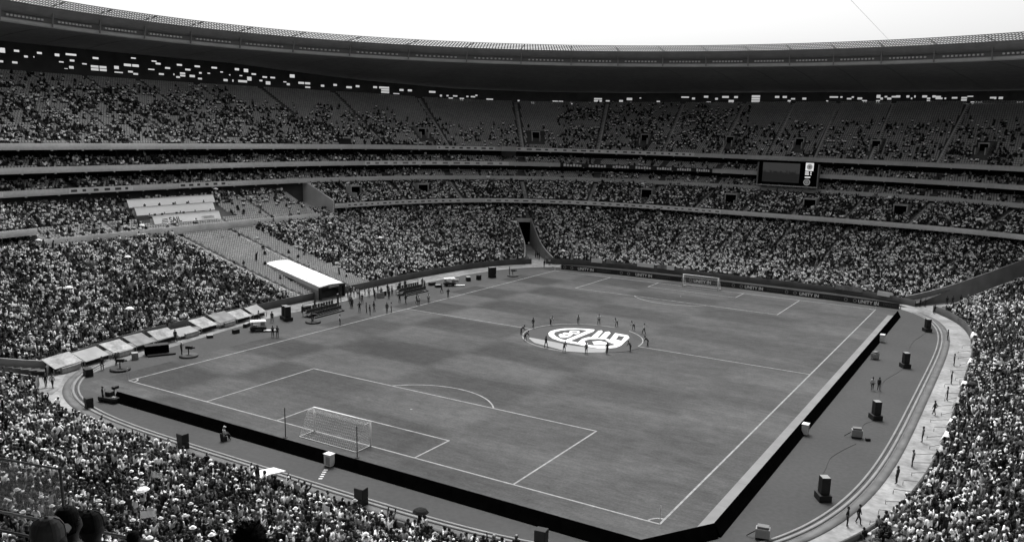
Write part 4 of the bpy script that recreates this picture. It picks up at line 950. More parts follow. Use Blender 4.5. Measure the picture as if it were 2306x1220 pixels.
# advertising boards: near end and right side seen from behind, far end from the front
def back_board(a, b, label, group):
    a, b = np.array(a, float), np.array(b, float); d = b-a; l = np.linalg.norm(d); rz = math.atan2(d[1], d[0])
    o = tag(empty('advertising_board', (a[0], a[1], 0), rz), label, 'board', group)
    # local: x along, +y towards the pitch (front leans back)
    bd = MB(); bd.add([(0.01, -.62, 0), (l-.01, -.62, 0), (l-.01, -.02, 1.04), (0.01, -.02, 1.04), (0.01, .16, 0), (l-.01, .16, 0), (l-.01, .04, 1.04), (0.01, .04, 1.04)], [(0, 1, 2, 3), (3, 2, 6, 7), (0, 3, 7, 4), (1, 5, 6, 2)]); bd.build('back_drape', drape_shade_m, o)
    fr = MB(); fr.quad((0.01, .165, 0.01), (l-.01, .165, .01), (l-.01, .045, .99), (.01, .045, .99)); fr.build('front_panel', board_l, o)
    return o
nb = np.linspace(-28.3, 34.6, 13)
for k in range(12): back_board((nb[k], -57.75), (nb[k+1], -57.75), '%s black-backed board along the near goal line, from the left corner' % ORD[k], 'black-backed boards at the near end')
back_board((34.6, -57.75), (38.3, -52.0), 'slanted black-backed board cutting across the nearest corner', 'black-backed boards at the near end')
rb = np.linspace(-52.0, 48.2, 19)
for k in range(18): back_board((38.3, rb[k]), (38.3, rb[k+1]), '%s black-backed board along the right touchline, from the near corner' % ORD[k], 'black-backed boards on the right')
for k in range(18):
    wlk = MB(); wlk.box((37.42, (rb[k]+rb[k+1])/2, .035), (1.35, rb[k+1]-rb[k]-.03, .06)); tag(wlk.build('ground_mat', mat('pale_mat', .20, .9, .1, .5)), '%s pale mat strip lying beside the right boards, from the near corner' % ORD[k], 'mat', 'mats along the right boards')
far = [(-33.9, 55.2), (-20.5, 56.6), (-6.5, 57.4), (4.5, 57.5), (15.5, 57.2), (27, 56.6), (37.6, 55.6)]
for k in range(6):
    a, b = np.array(far[k]), np.array(far[k+1]); d = b-a; l = np.linalg.norm(d); rz = math.atan2(d[1], d[0])
    o = tag(empty('advertising_board', (a[0], a[1], 0), rz), '%s dark lettered board behind the far goal line, from the left' % ORD[k], 'board', 'lettered boards at the far end')
    MB().box((l/2, .06, .52), (l-.03, .1, 1.04)).build('panel', board_d, o)
    if k > 0 or True:
        text_obj('lettering', 'UNITY IN', .86, letter_w, o, (l*.30, -.006, .22), (math.pi/2, 0, 0), sx=1.05)
        text_obj('lettering', 'DIVERSITY', .72, letter_g, o, (l*.30+4.6, -.006, .26), (math.pi/2, 0, 0), sx=1.0)
    for ex in (.9, 2.6):
        rg = MB()
        for q in range(16):
            t0, t1 = 2*math.pi*q/16, 2*math.pi*(q+1)/16
            rg.quad(*[(ex+r*math.cos(t), -.004, .52+r*math.sin(t)) for r, t in ((.22, t0), (.34, t0), (.34, t1), (.22, t1))])
        rg.build('emblem_ring', grey_m, o)

# ------------------------------------------------------------------ emblem cloth on the centre circle
CLOTH = [[-9.0,-0.5],[-7.6,2.9],[-5.1,6.0],[-1.8,8.8],[1.4,8.9],[3.8,8.6],[9.8,-1.1],[9.1,-3.8],[7.9,-5.4],[6.8,-6.2],[4.5,-8.1],[2.1,-9.0],[-1.3,-8.2],[-4.1,-7.6],[-6.3,-5.6],[-8.0,-3.1]]
ec = tag(empty('emblem_cloth'), 'big round cloth with white shield emblem spread over the centre circle', 'banner')
MB().slab(CLOTH, .02, .06).build('cloth', mat('cloth_grey', .048, .8, .08, .3), ec)
def flat(name, poly, z0, z1, m, hole=None):
    bm = bmesh.new()
    def loop(p): 
        vs = [bm.verts.new((x, y, z1)) for x, y in p]; return [bm.edges.new((vs[i], vs[(i+1) % len(vs)])) for i in range(len(vs))]
    e = loop(poly)
    if hole: e += loop(hole)
    bmesh.ops.triangle_fill(bm, use_beauty=True, use_dissolve=False, edges=e)
    me = bpy.data.meshes.new(name); bm.to_mesh(me); bm.free(); me.materials.append(m); return link(name, me, ec)
flat('pale_border', [[6.79,-6.21],[4.54,-8.11],[2.09,-9.0],[-1.33,-8.21],[-4.1,-7.56],[-6.26,-5.59],[-6.27,-5.07],[-4.33,-5.18],[-2.33,-5.23],[-0.1,-5.57],[2.07,-5.44],[4.59,-5.01],[6.03,-4.18]], 0, .066, mat('cloth_pale', .26, .7, .06, .5))
EW = mat('emblem_white', .82, .7)
flat('shield_outline', [[-0.76,5.64],[-2.27,5.19],[-3.72,4.5],[-4.95,3.39],[-5.62,1.95],[-5.83,0.48],[-5.47,-0.94],[-4.52,-2.41],[-3.25,-3.59],[-1.72,-4.26],[-0.48,-4.45],[1.55,-4.44],[3.41,-4.83],[4.99,-4.71],[6.22,-3.9],[6.9,-2.81],[7.0,-1.17],[6.21,-1.36],[5.58,-2.57],[4.38,-3.47],[2.9,-3.83],[1.18,-3.51],[-0.46,-3.21],[-1.07,-3.35],[-2.16,-3.03],[-3.61,-1.99],[-4.57,-0.81],[-4.99,0.38],[-4.75,1.69],[-4.1,2.93],[-2.87,4.04],[-1.13,4.61]], 0, .070, EW)
flat('diagonal_bar', [[-1.37,5.07],[-0.7,5.52],[-0.31,4.38],[-0.38,-3.15],[-1.07,-3.35],[-1.23,-2.85]], 0, .073, EW)
flat('letter', [[-3.38,2.05],[-3.38,2.73],[-2.36,3.28],[-1.81,2.67],[-1.54,1.48],[-1.77,1.03],[-2.91,1.17]], 0, .070, EW, [[-2.98,2.18],[-2.1,2.56],[-1.94,1.79],[-2.7,1.66]])
flat('letter', [[-3.66,-0.95],[-3.73,-0.17],[-3.14,-0.28],[-3.69,0.41],[-3.65,1.0],[-2.85,1.05],[-2.03,0.73],[-1.86,-0.13],[-1.7,-1.09],[-1.98,-2.1],[-2.57,-2.28],[-3.16,-1.65]], 0, .070, EW, [[-2.9,-.2],[-2.4,.1],[-2.3,-.5],[-2.7,-.8]])
flat('letter', [[1.16,0.53],[0.09,5.25],[0.42,5.78],[0.95,5.05],[2.15,0.48]], 0, .070, EW)
flat('letter', [[2.35,0.89],[1.35,5.07],[1.66,5.76],[2.37,5.0],[3.47,0.68]], 0, .076, EW)
flat('letter', [[0.94,-3.28],[0.47,-1.05],[0.72,0.47],[1.86,1.06],[3.19,1.26],[4.05,1.11],[4.61,-0.54],[3.47,0.68],[2.49,0.36],[1.47,-0.56],[1.29,-1.99],[2.02,-2.98],[2.53,-3.1],[2.65,-3.77],[1.33,-3.6]], 0, .073, EW)
flat('letter', [[2.93,5.42],[5.21,5.21],[6.03,3.93],[6.49,1.38],[7.0,-1.17],[6.21,-1.36],[4.61,-0.54],[3.95,1.56]], 0, .079, EW, [[4.12,4.11],[5.16,4.07],[5.82,1.4],[4.8,1.67]])
flat('football_mark', [[2.47,-1.63],[3.26,-0.52],[4.71,-0.97],[5.0,-2.26],[3.63,-3.29]], 0, .070, EW)

# ------------------------------------------------------------------ player tunnel canopy
tn = tag(empty('player_tunnel', (-49, -2.9, 0)), 'long white canopy tunnel coming down through the empty seats', 'tunnel')
def tq(x, y, z): return (x+49, y+2.9, z)
XF, XB, ZFR, ZBK = -50.3, -67.0, 2.4, 4.7
YA = lambda k: -4.0+2.8*k
YB = lambda k: 2.0+2.6*k
def tp(k, t, dz=0.0):
    return tq(XF+(XB-XF)*k, YA(k)+(YB(k)-YA(k))*t, ZFR+(ZBK-ZFR)*k+.16*math.sin(math.pi*t)*(1-.3*k)+.03*math.sin(k*40)*math.sin(math.pi*t)+dz)
rf = MB(); NK, NB = 14, 8
for a in range(NK):
    for c in range(NB): rf.quad(tp(a/NK, c/NB), tp(a/NK, (c+1)/NB), tp((a+1)/NK, (c+1)/NB), tp((a+1)/NK, c/NB))
o = rf.build('canopy_roof', mat('canopy_white', .93, .5, .03, .4), tn, True); s_ = o.modifiers.new('t', 'SOLIDIFY'); s_.thickness = .05
bzl = lambda k: .75+9.55*max(0, (-(XF+(XB-XF)*k)-52)/38)**1.1
for t in (0, 1):
    sw = MB()
    for a in range(NK):
        k0, k1 = a/NK, (a+1)/NK; P0, P1 = tp(k0, t), tp(k1, t); q0, q1 = max(P0[2]-.75, bzl(k0)), max(P1[2]-.75, bzl(k1)); sw.quad(P0, P1, (P1[0], P1[1], q1), (P0[0], P0[1], q0))
    sw.build('side_sheet', mat('side_sheet', .5, .7, .08, 1), tn)
for t in (0, 1):
    lw = MB()
    for a in range(6):
        k0, k1 = a/NK, (a+1)/NK; P0, P1 = tp(k0, t), tp(k1, t); lw.quad((P0[0], P0[1], max(P0[2]-.75, bzl(k0))), (P1[0], P1[1], max(P1[2]-.75, bzl(k1))), (P1[0], P1[1], 0), (P0[0], P0[1], 0))
    lw.build('side_wall', grey_m, tn)
fr = MB(); x0 = XF
for y in (YA(0), YB(0)): fr.box(tq(x0+.06, y, 1.15), (.4, .4, 2.3))
fr.box(tq(x0+.06, -1.0, 2.16), (.4, 5.5, .4)); fr.build('portal_frame', dark_m, tn)
sg = MB(); sg.box(tq(x0+.30, -.8, 2.17), (.04, 2.6, .3)); sg.build('portal_sign', cover_m, tn)
dk = MB(); dk.quad(tq(x0-4, YA(.24), 0), tq(x0-4, YB(.24), 0), tq(x0-4, YB(.24), 2.7), tq(x0-4, YA(.24), 2.7)); dk.build('interior_shade', drape_shade_m, tn)  # black sheet in place of the shade under the canopy

# benches by the tunnel
def bench_block(loc, rz, L_, label):
    b = tag(empty('team_bench', loc, rz), label, 'bench', 'team benches')
    for row, (yy, zz) in enumerate(((0, .42), (.9, .72), (1.8, 1.02))):
        MB().box((0, yy+.35, zz-.45 if row == 0 else zz-.42), (L_, .9, .1)).build('platform', steel, b)
        ns = int(L_/.62)
        for k in range(ns):
            x = -L_/2+.31+k*L_/ns
            s = MB(); s.box((x, yy+.2, zz), (.48, .42, .07)); s.box((x, yy+.43, zz+.3), (.48, .06, .55)); s.build('seat', mat('bench_seat', .045, .5), b)
        MB().box((0, yy-.12, zz-.22 if row else .10), (L_, .05, .34 if row else .18)).build('kick_board', dark_m, b)
    fr = MB()
    for x in (-L_/2, L_/2):
        fr.bar((x, -.1, 0), (x, 2.4, 1.0), .06); fr.bar((x, 2.4, 0), (x, 2.4, 2.0), .06)
    fr.bar((-L_/2, 2.4, 2.0), (L_/2, 2.4, 2.0), .06); fr.build('frame', dark_m, b)
bench_block((-41.0, -11.4, .01), math.pi/2+.05, 7.2, 'dark tiered team bench right below the white tunnel canopy')
bench_block((-41.0, 11.8, .01), math.pi/2-.02, 6.4, 'dark tiered team bench beyond the tunnel, towards the far end')

# carts with a white top and a stretcher board
def cart(x, y, rz, label, lab2):
    c = tag(empty('cart', (x, y, .01), rz), label, 'cart', 'carts beside the bench side')
    MB().box((0, 0, .42), (2.4, 1.2, .35), taper=.95).build('body', dark_m, c, bevel=.05)
    for sx in (-.75, .75):
        for sy in (-.55, .55):
            w_ = MB(); w_.bar((sx, sy-.08, .26), (sx, sy+.08, .26), .52, n=12); w_.build('wheel', dark_m, c)
    MB().box((-.5, 0, .78), (.6, 1.1, .12)).build('seat', grey_m, c); MB().box((-.82, 0, 1.0), (.12, 1.1, .45)).build('backrest', grey_m, c)
    ps = MB()
    for sx in (-1, 1):
        for sy in (-.52, .52): ps.bar((sx, sy, .55), (sx*.9, sy, 1.45), .05)
    ps.build('roof_post', steel, c)
    MB().box((0, 0, 1.5), (2.3, 1.35, .12), taper=.9).build('roof', white_m, c, bevel=.04)
    sx, sy = x+2.0*math.cos(rz-.5), y+2.0*math.sin(rz-.5)
    st = tag(empty('stretcher', (sx, sy, .01), rz-.1), lab2, 'stretcher', 'stretchers beside the carts')
    MB().box((0, 0, .22), (2.1, .6, .06)).build('board', white_m, st)
    lg = MB()
    for a in (-.8, .8):
        for b in (-.25, .25): lg.bar((a, b, 0), (a, b, .2), .05)
    lg.build('leg', steel, st)
cart(-41.2, 22.4, .9, 'small dark cart with white roof beyond the far bench', 'white stretcher board beside the cart near the far bench')
cart(-41.4, -26.0, .9, 'small dark cart with white roof on the near bench side', 'white stretcher board beside the cart on the near bench side')

# loudspeaker stacks
def speaker(x, y, rz, label, h=2.0, wd=.85, group='loudspeaker stacks', sub_=True):
    s = tag(empty('loudspeaker', (x, y, .003), rz), label, 'speaker', group)
    MB().box((0, 0, .3), (1.35 if sub_ else wd, 1.1 if sub_ else .7, .58)).build('subwoofer', dark_m, s, bevel=.03)
    MB().box((0, .02, .62+(h-.6)/2), (wd, .75, h-.62)).build('cabinet', dark_m, s, bevel=.03)
    MB().box((0, .02, h+.012), (wd*.94, .69, .02)).build('top_plate', grey_m if sub_ else dark_m, s)
    gr = MB(); gr.box((0, .405, .62+(h-.6)/2), (wd*.9, .02, h-.75)); gr.build('grille', board_d, s)
    return s
speaker(44.1, -40.1, -1.0, 'black loudspeaker stack nearest the camera on the right surround', 2.1)
speaker(44.4, -14.4, -1.0, 'second black loudspeaker stack on the right surround from the near end', 2.1)
speaker(44.2, 11.6, -1.0, 'third black loudspeaker stack on the right surround from the near end', 2.1)
speaker(44.2, 38.4, -1.0, 'black loudspeaker stack furthest away on the right surround', 2.1)
speaker(-28.4, -61.0, 2.9, 'black loudspeaker on the kerb furthest left along the near stand', 1.15, .8, 'loudspeakers at the near end', False)
speaker(-10.4, -63.0, 3.1, 'black loudspeaker on the kerb second from the left along the near stand', 1.5, .9, 'loudspeakers at the near end', False)
speaker(11.9, -63.0, 3.2, 'black loudspeaker on the kerb third from the left along the near stand', 1.5, .9, 'loudspeakers at the near end', False)
speaker(28.0, -61.2, 3.3, 'black loudspeaker at the bottom edge of the near stand kerb', 1.5, .9, 'loudspeakers at the near end', False)
speaker(-43.0, -18.6, 1.2, 'tall black loudspeaker pair beside the near team bench', 2.3, .9, 'loudspeakers on the bench side')
speaker(-44.2, -18.0, 1.2, 'black loudspeaker just behind the one beside the near team bench', 2.2, .9, 'loudspeakers on the bench side')
speaker(-39.9, 35.8, 1.2, 'black loudspeaker near the far left corner of the surround', 2.2, 1.6, 'loudspeakers on the bench side')
bt = tag(empty('covered_desk', (-41.9, -42.9, .01), 1.1), 'long black-draped desk beside the pale sloping covers', 'desk')
MB().box((0, 0, .62), (2.9, 1.2, 1.2)).build('drape', drape_shade_m, bt, bevel=.04); MB().box((0, -.1, 1.26), (3.0, 1.3, .06)).build('desk_top', dark_m, bt); MB().box((.4, -1.1, .12), (3.4, .9, .2)).build('plinth', dark_m, bt)
# white service cabinets against the boards
def cabinet(x, y, rz, label):
    c = tag(empty('service_cabinet', (x, y, .003), rz), label, 'cabinet', 'white cabinets behind the boards')
    MB().box((0, 0, .62), (.78, .62, 1.1)).build('body', paint_m, c, bevel=.04); MB().box((0, 0, .035), (.7, .55, .07)).build('plinth', dark_m, c)
    MB().box((0, 0, 1.2), (.86, .7, .06)).build('lid', white_m, c); MB().box((.1, -.32, .6), (.5, .02, .8)).build('door', grey_m, c)
cabinet(4.0, -58.45, 0, 'white cabinet against the black boards behind the near goal'); cabinet(38.9, -24.2, 1.57, 'white cabinet against the right boards, nearest of them'); cabinet(39.1, 25.7, 1.57, 'white cabinet against the right boards, furthest of them')
def dolly(x, y, rz, label):
    c = tag(empty('equipment_case', (x, y, .003), rz), label, 'case', 'equipment cases on the right surround')
    MB().box((0, 0, .55), (1.1, .75, .75)).build('case', grey_m, c, bevel=.04); MB().box((0, 0, 1.02), (.9, .6, .2)).build('lid', board_l, c, bevel=.04)
    for sx in (-.42, .42):
        for sy in (-.28, .28): w_ = MB(); w_.bar((sx, sy-.04, .1), (sx, sy+.04, .1), .2, n=10); w_.build('wheel', dark_m, c)
    MB().bar((-.55, 0, .6), (-1.2, 0, .08), .06).build('tow_bar', dark_m, c)
dolly(43.7, -22.0, .3, 'wheeled grey equipment case between two loudspeaker stacks'); dolly(41.7, -50.4, .2, 'wheeled equipment case at the bottom edge by the kerb'); dolly(39.9, 13.9, 1.2, 'wheeled equipment case beside the black boards, by the halfway line')
mt = MB(); mt.box((44.9, -22.3, .15), (.5, .3, .28), .5); tag(mt.build('floor_monitor', dark_m, bevel=.03), 'small dark floor monitor beside the wheeled case', 'monitor')
# near-corner broadcast cart at the end of the boards
cp = tag(empty('camera_cart', (-28.6, -58.4, .003), .2), 'dark camera cart with gear at the end of the near boards', 'camera')
MB().box((0, 0, .35), (2.4, 1.2, .45)).build('body', dark_m, cp, bevel=.05); MB().box((-.3, .2, .8), (.7, .6, .5)).build('console', board_d, cp, bevel=.04); MB().bar((.5, .1, .5), (.5, .1, 1.5), .09).build('pedestal', dark_m, cp)
MB().box((.55, .25, 1.6), (.35, .75, .32)).build('camera_body', dark_m, cp, bevel=.03); MB().box((.8, -.3, .65), (.4, .3, .15)).build('case', paint_m, cp); MB().bar((-.9, .2, .3), (-.9, .2, 1.3), .05).build('mast', grey_m, cp)
for sx in (-.8, .8):
    for sy in (-.6, .6): w_ = MB(); w_.bar((sx, sy-.06, .22), (sx, sy+.06, .22), .44, n=10); w_.build('wheel', dark_m, cp)
o = person(-29.2, -58.9, .003, -.4, 'stand', .02, 'capd', 'operator in dark clothes beside the camera cart at the near boards')
def pod(x, y, rz, label, high=True):
    c = tag(empty('camera_pod', (x, y, .01), rz), label, 'camera', 'camera positions on the bench side')
    MB().lathe([(1.2, 0), (1.2, .22), (1.05, .3), (.9, .3)], (0, 0, 0), 20).build('base', dark_m if not high else mat('pod_grey', .06, .7), c)
    MB().bar((0, 0, .3), (0, 0, 1.1), .14, n=8).build('pedestal', dark_m, c); MB().box((0, .1, 1.25), (.4, .9, .4)).build('camera_body', dark_m, c, bevel=.04); MB().bar((0, .55, 1.25), (0, .9, 1.25), .22, n=10).build('lens', dark_m, c)
    return c
pod(-37.4, -41.4, -1.2, 'low oval camera platform on the bench side by the desk'); pod(-38.7, -50.4, -1.0, 'dark camera pod near the left corner of the pitch', False); pod(-37.4, 40.0, -1.0, 'camera platform near the far left corner of the surround'); pod(-38.9, -17.2, -1.2, 'dark camera pod in front of the near team bench', False)
person(-37.9, -42.1, .31, -1.0, 'camera', .05, 'capw', 'camera operator standing on the oval platform by the black desk'); person(-37.9, 39.4, .31, -1.0, 'camera', .03, 'hair', 'camera operator on the platform near the far left corner')
# white ramp over the near kerb
rm = tag(empty('kerb_ramp', (.9, -62.9, 0)), 'bright white ramp laid over the near kerb rails', 'ramp')
a = MB(); a.add([(-.8, 1.4, .02), (.7, 1.45, .02), (.9, -.6, .45), (-.6, -.65, .45), (-.8, 1.4, -.02), (.7, 1.45, -.02), (.9, -.6, -.02), (-.6, -.65, -.02)], [(0, 1, 2, 3), (0, 4, 5, 1), (1, 5, 6, 2), (2, 6, 7, 3), (3, 7, 4, 0)]); a.build('deck', white_m, rm)
MB().box((.17, -1.1, .43), (1.5, .9, .05), .03).build('landing', white_m, rm)
fm = MB()
for k in range(5):
    fm.box((4.35+.25*k, -59.3-.42*k, .006), (.34, .2, .008), .6)
structure('x', fm.build('path_marking', paint_m))

mat('cover_mid', .18, .7, .3, .9)
# sloping covers along the front of the main stand
cl = [(-42.6, -56.6), (-43.4, -52.2), (-44.0, -48.0), (-44.6, -44.2), (-45.1, -40.6), (-45.7, -36.6), (-46.3, -32.4), (-46.9, -28.6), (-47.3, -25.0), (-47.8, -21.4), (-48.0, -18.2)]
for k in range(len(cl)-1):
    A, B_ = np.array(cl[k]), np.array(cl[k+1]); d = B_-A; l = np.linalg.norm(d); rz = math.atan2(d[1], d[0])
    j = .9*random.uniform(-1, 1)+(.6 if k in (4, 8) else 0)
    c = tag(empty('sloping_cover', (A[0], A[1], 0), rz), '%s pale sloping cover along the main stand front, from the near corner' % ORD[k], 'cover', 'pale sloping covers before the main stand')
    z0, z1 = .70+.22*j, 1.55+.35*j; g0, g1 = random.uniform(.05, .35), random.uniform(.05, .45); y1 = random.uniform(1.7, 2.5); tw = random.uniform(-.18, .18)
    p = MB(); p.add([(g0, -.1, z0), (l-g1, -.1, z0+tw), (l-g1, y1, z1+tw), (g0, y1, z1), (g0, -.1, z0-.07), (l-g1, -.1, z0-.07+tw), (l-g1, y1, z1-.07+tw), (g0, y1, z1-.07)], [(0, 1, 2, 3), (7, 6, 5, 4), (0, 4, 5, 1), (1, 5, 6, 2), (2, 6, 7, 3), (3, 7, 4, 0)]); p.build('cover_sheet', [cover_m, grey_m, cover_m, MATS['cover_mid']][k % 4], c)
    ps = MB()
    for x in (.2, l-.2): ps.bar((x, .0, 0), (x, 0, z0-.05), .07); ps.bar((x, 2.4, 0), (x, 2.4, z1-.05), .07)
    ps.build('support_post', steel, c)
    if k in (0, 5, 7, 2): MB().box((l*.55, -.15, .42), (l*.6, .35, .62)).build('front_box', cover_m, c)
    else: MB().box((l/2, .5, .3), (l-.2, .06, .5)).build('back_board', dark_m, c)
# far stand front: pale draped cloths above the boards and along the right front rail
k = 0
for u, ln, m_ in ((150, 2.6, white_m), (146, 2.2, cover_m), (137, 4.0, white_m), (133, 2.2, cover_m), (131, 1.8, white_m), (92, 3.6, cover_m), (84, 3.0, white_m), (95, 2.0, cover_m)):
    p = cF0[u]-RN[u]*.24; tgd = math.atan2(RP[u+1][1]-RP[u][1], RP[u+1][0]-RP[u][0]); c = MB(); c.box((p[0], p[1], 1.35), (ln, .05, .95), tgd)
    tag(c.build('flag', m_), '%s pale cloth hung on the front wall of the far stand, from the left' % ORD[k], 'flag', 'cloths on the far front wall'); k += 1
k = 0
for u, ln in ((456, 2.4), (461, 2.0), (466, 1.2), (474, 2.8), (2, 1.6), (14, 2.6), (26, 2.2), (33, 2.6)):
    u = u % N; p = cF0[u]-RN[u]*.26; tgd = math.atan2(RP[(u+1) % N][1]-RP[u][1], RP[(u+1) % N][0]-RP[u][0]); c = MB(); c.add([], [])
    n_ = 6; V = []; F_ = []
    for i in range(n_+1):
        x = -ln/2+ln*i/n_; sag = .15*math.sin(i*1.9); 
        for zz, yy in ((1.55+sag, -.75+.1*math.sin(i*1.3)), (1.62, -.2+.06*math.sin(i*2.3)), (.8+sag, .15)):
            V.append((p[0]+x*math.cos(tgd)-RN[u][0]*yy, p[1]+x*math.sin(tgd)-RN[u][1]*yy, zz))
    for i in range(n_):
        for j in range(2): F_.append((i*3+j, (i+1)*3+j, (i+1)*3+j+1, i*3+j+1))
    me = bpy.data.meshes.new('flag'); me.from_pydata(V, [], F_); me.materials.append(white_m if k % 3 else cover_m); me.polygons.foreach_set('use_smooth', [True]*len(me.polygons))
    o = link('flag', me); s_ = o.modifiers.new('t', 'SOLIDIFY'); s_.thickness = .03
    tag(o, '%s white cloth draped on the front wall of the right stand, from the near end' % ORD[k], 'flag', 'cloths on the right front wall'); k += 1
# low rails standing off the right-hand front wall
k = 0
for u in list(range(436, 480, 3))+list(range(0, 30, 4)):
    p = cF0[u]-RN[u]*.2; q = cF0[u]-RN[u]*2.1; b = tag(empty('barrier_rail', (p[0], p[1], 0)), '%s low dark rail standing off the right stand front, from the near end' % (ORD[k] if k < 24 else 'last'), 'rail', 'low rails before the right stand')
    dx, dy = q[0]-p[0], q[1]-p[1]
    ln_ = random.uniform(.5, 1.05); MB().bar((0, 0, .7), (dx*ln_, dy*ln_, random.uniform(.1, .5)), .05).build('top_rail', steel, b); MB().bar((dx*ln_, dy*ln_, 0), (dx*ln_, dy*ln_, .35), .05).build('post', steel, b); k += 1

# ------------------------------------------------------------------ press desks, screen, banners on the fascias
def desk_row(x, y0, y1, z, label, sign=None):  # front panels lean back to catch more sky light
    d = tag(empty('press_desk', (x, (y0+y1)/2, z)), label, 'desk', 'white press desks in the main stand')
    L_ = y1-y0
    fp = MB(); y_ = L_/2; fp.add([(.62, -y_, 0), (.62, y_, 0), (.0, y_, 1.5), (.0, -y_, 1.5), (.54, -y_, 0), (.54, y_, 0), (-.08, y_, 1.5), (-.08, -y_, 1.5)], [(0, 1, 2, 3), (7, 6, 5, 4), (3, 2, 6, 7), (0, 3, 7, 4), (1, 5, 6, 2)]); fp.build('front_panel', mat('press_white', .95, .6, .02, 1), d); MB().box((-.30, 0, 1.53), (.7, L_+.06, .05)).build('desk_top', grey_m, d)  # grey top paints a shadow edge between the white rows
    for s in (-1, 1): MB().box((-.4, s*(L_/2-.03), .5), (.66, .05, .95)).build('end_panel', white_m, d)
    for k in range(int(L_/1.6)):
        if random.random() < .55:
            y = -L_/2+.8+k*1.6; m_ = MB(); m_.box((-.3, y, 1.74), (.05, .5, .34)); m_.box((-.33, y, 1.575), (.12, .12, .05)); m_.build('monitor', dark_m, d)
    if sign:
        yy = -L_/2+L_*.12
        text_obj('lettering', 'SAIL', 1.45, mat('sign_grey', .07, .6), d, (.62-.12*.413+.012, yy+1.5, .12), (math.pi/2-math.atan(.62/1.5), 0, math.pi/2))
        sw_ = MB()
        for q in range(3): fx = lambda z_: .635-z_*.413; sw_.add([(fx(.15+.28*q), yy-.3+.15*q, .15+.28*q), (fx(.25+.26*q), yy+1.2, .25+.26*q), (fx(.38+.26*q), yy+1.25, .38+.26*q), (fx(.28+.28*q), yy-.25+.15*q, .28+.28*q)], [(0, 1, 2, 3)])
        sw_.build('logo_stripes', MATS['sign_grey'], d)
        fs = MB()
        for q in range(5): fs.box((.635-(.32+.1*q)*.413, L_*.30+.2*math.sin(q), .32+.1*q), (.02, 2.6+.5*math.cos(q*2), .035))
        fs.build('small_print', MATS['kerb_pale'], d)
desk_row(-87.2, -10.0, 5.4, 11.15, 'front white press desk with SAIL lettering in the main stand', True)
desk_row(-90.4, -11.4, 6.6, 12.65, 'middle white press desk row above the lettered one')
desk_row(-93.2, -11.0, 9.0, 13.9, 'rearmost white press desk row under the dark overhang')
for k in range(16):
    yy = -9.5+1.15*k+random.uniform(-.2, .2); rw = k % 3; x, z = [(-88.6, 11.7), (-91.8, 13.2), (-94.6, 14.4)][rw]
    if yy < 6: person(x, yy, z, -math.pi/2, 'sit', random.choice([.015, .04, .3]), 'hair', 'reporter seated behind the white press desks, %s from the near side' % ORD[k], 'reporters at the press desks')
# giant screen
scn = tag(empty('scoreboard_screen', (.8, 112.9, 18.5)), 'giant dark video screen set into the far suites', 'screen')
MB().box((0, .3, 3.2), (15.2, .6, 6.1)).build('housing', drape_shade_m, scn)
for sx in (-7.75, 7.75): MB().box((sx, .1, 2.6), (.28, 1.4, 6.2)).build('side_post', steel, scn)
MB().box((0, -.1, -.12), (15.7, 1.2, .22)).build('sill', fascia_c, scn)
pic = MB(); pic.quad((-6.6, -.02, .75), (3.0, -.02, .75), (3.0, -.02, 5.7), (-6.6, -.02, 5.7)); pic.build('picture_sky', emit_mat('screen_grey', .014), scn)
sk = MB(); top = []; x = -6.6
while x < 3.0:
    h_ = 3.0+random.choice([0, .1, .25, .5, .75])+.15*random.random(); top.append((x, h_)); x += random.uniform(.15, .4); top.append((min(x, 3.0), h_))
for (xa, ha), (xb, hb) in zip(top[:-1:2], top[1::2]): sk.quad((xa, -.03, .75), (xb, -.03, .75), (xb, -.03, hb), (xa, -.03, ha))
sk.build('picture_crowd', emit_mat('screen_dark', .003), scn)
e = MB(); e.quad((4.4, -.02, 4.0), (6.4, -.02, 4.0), (6.4, -.02, 6.0), (4.4, -.02, 6.0)); e.build('emblem_panel', emit_mat('screen_white', .36), scn)
def disc(cx, cz_, r0, r1, y):
    m_ = MB()
    for q in range(20):
        t0, t1 = 2*math.pi*q/20, 2*math.pi*(q+1)/20
        m_.quad(*[(cx+r*math.cos(t), y, cz_+r*math.sin(t)) for r, t in ((r0, t0), (r1, t0), (r1, t1), (r0, t1))])
    return m_
disc(5.4, 5.0, .25, .72, -.03).build('emblem_disc', emit_mat('screen_mid', .11), scn); disc(5.4, 5.0, .0, .25, -.03).build('emblem_core', emit_mat('screen_core', .03), scn)
tx = MB()
for z_, a_, b_ in ((3.45, 4.4, 5.3), (3.45, 5.7, 6.0), (2.95, 4.4, 5.4), (2.95, 5.7, 6.0), (2.2, 4.4, 5.8)): tx.quad((a_, -.02, z_), (b_, -.02, z_), (b_, -.02, z_+.32), (a_, -.02, z_+.32))
tx.build('score_lines', emit_mat('screen_text', .35), scn)
disc(5.0, 1.1, .62, .85, -.02).build('lower_emblem', emit_mat('screen_ring', .10), scn); disc(5.0, 1.1, .0, .5, -.02).build('lower_emblem_core', emit_mat('screen_core2', .06), scn)
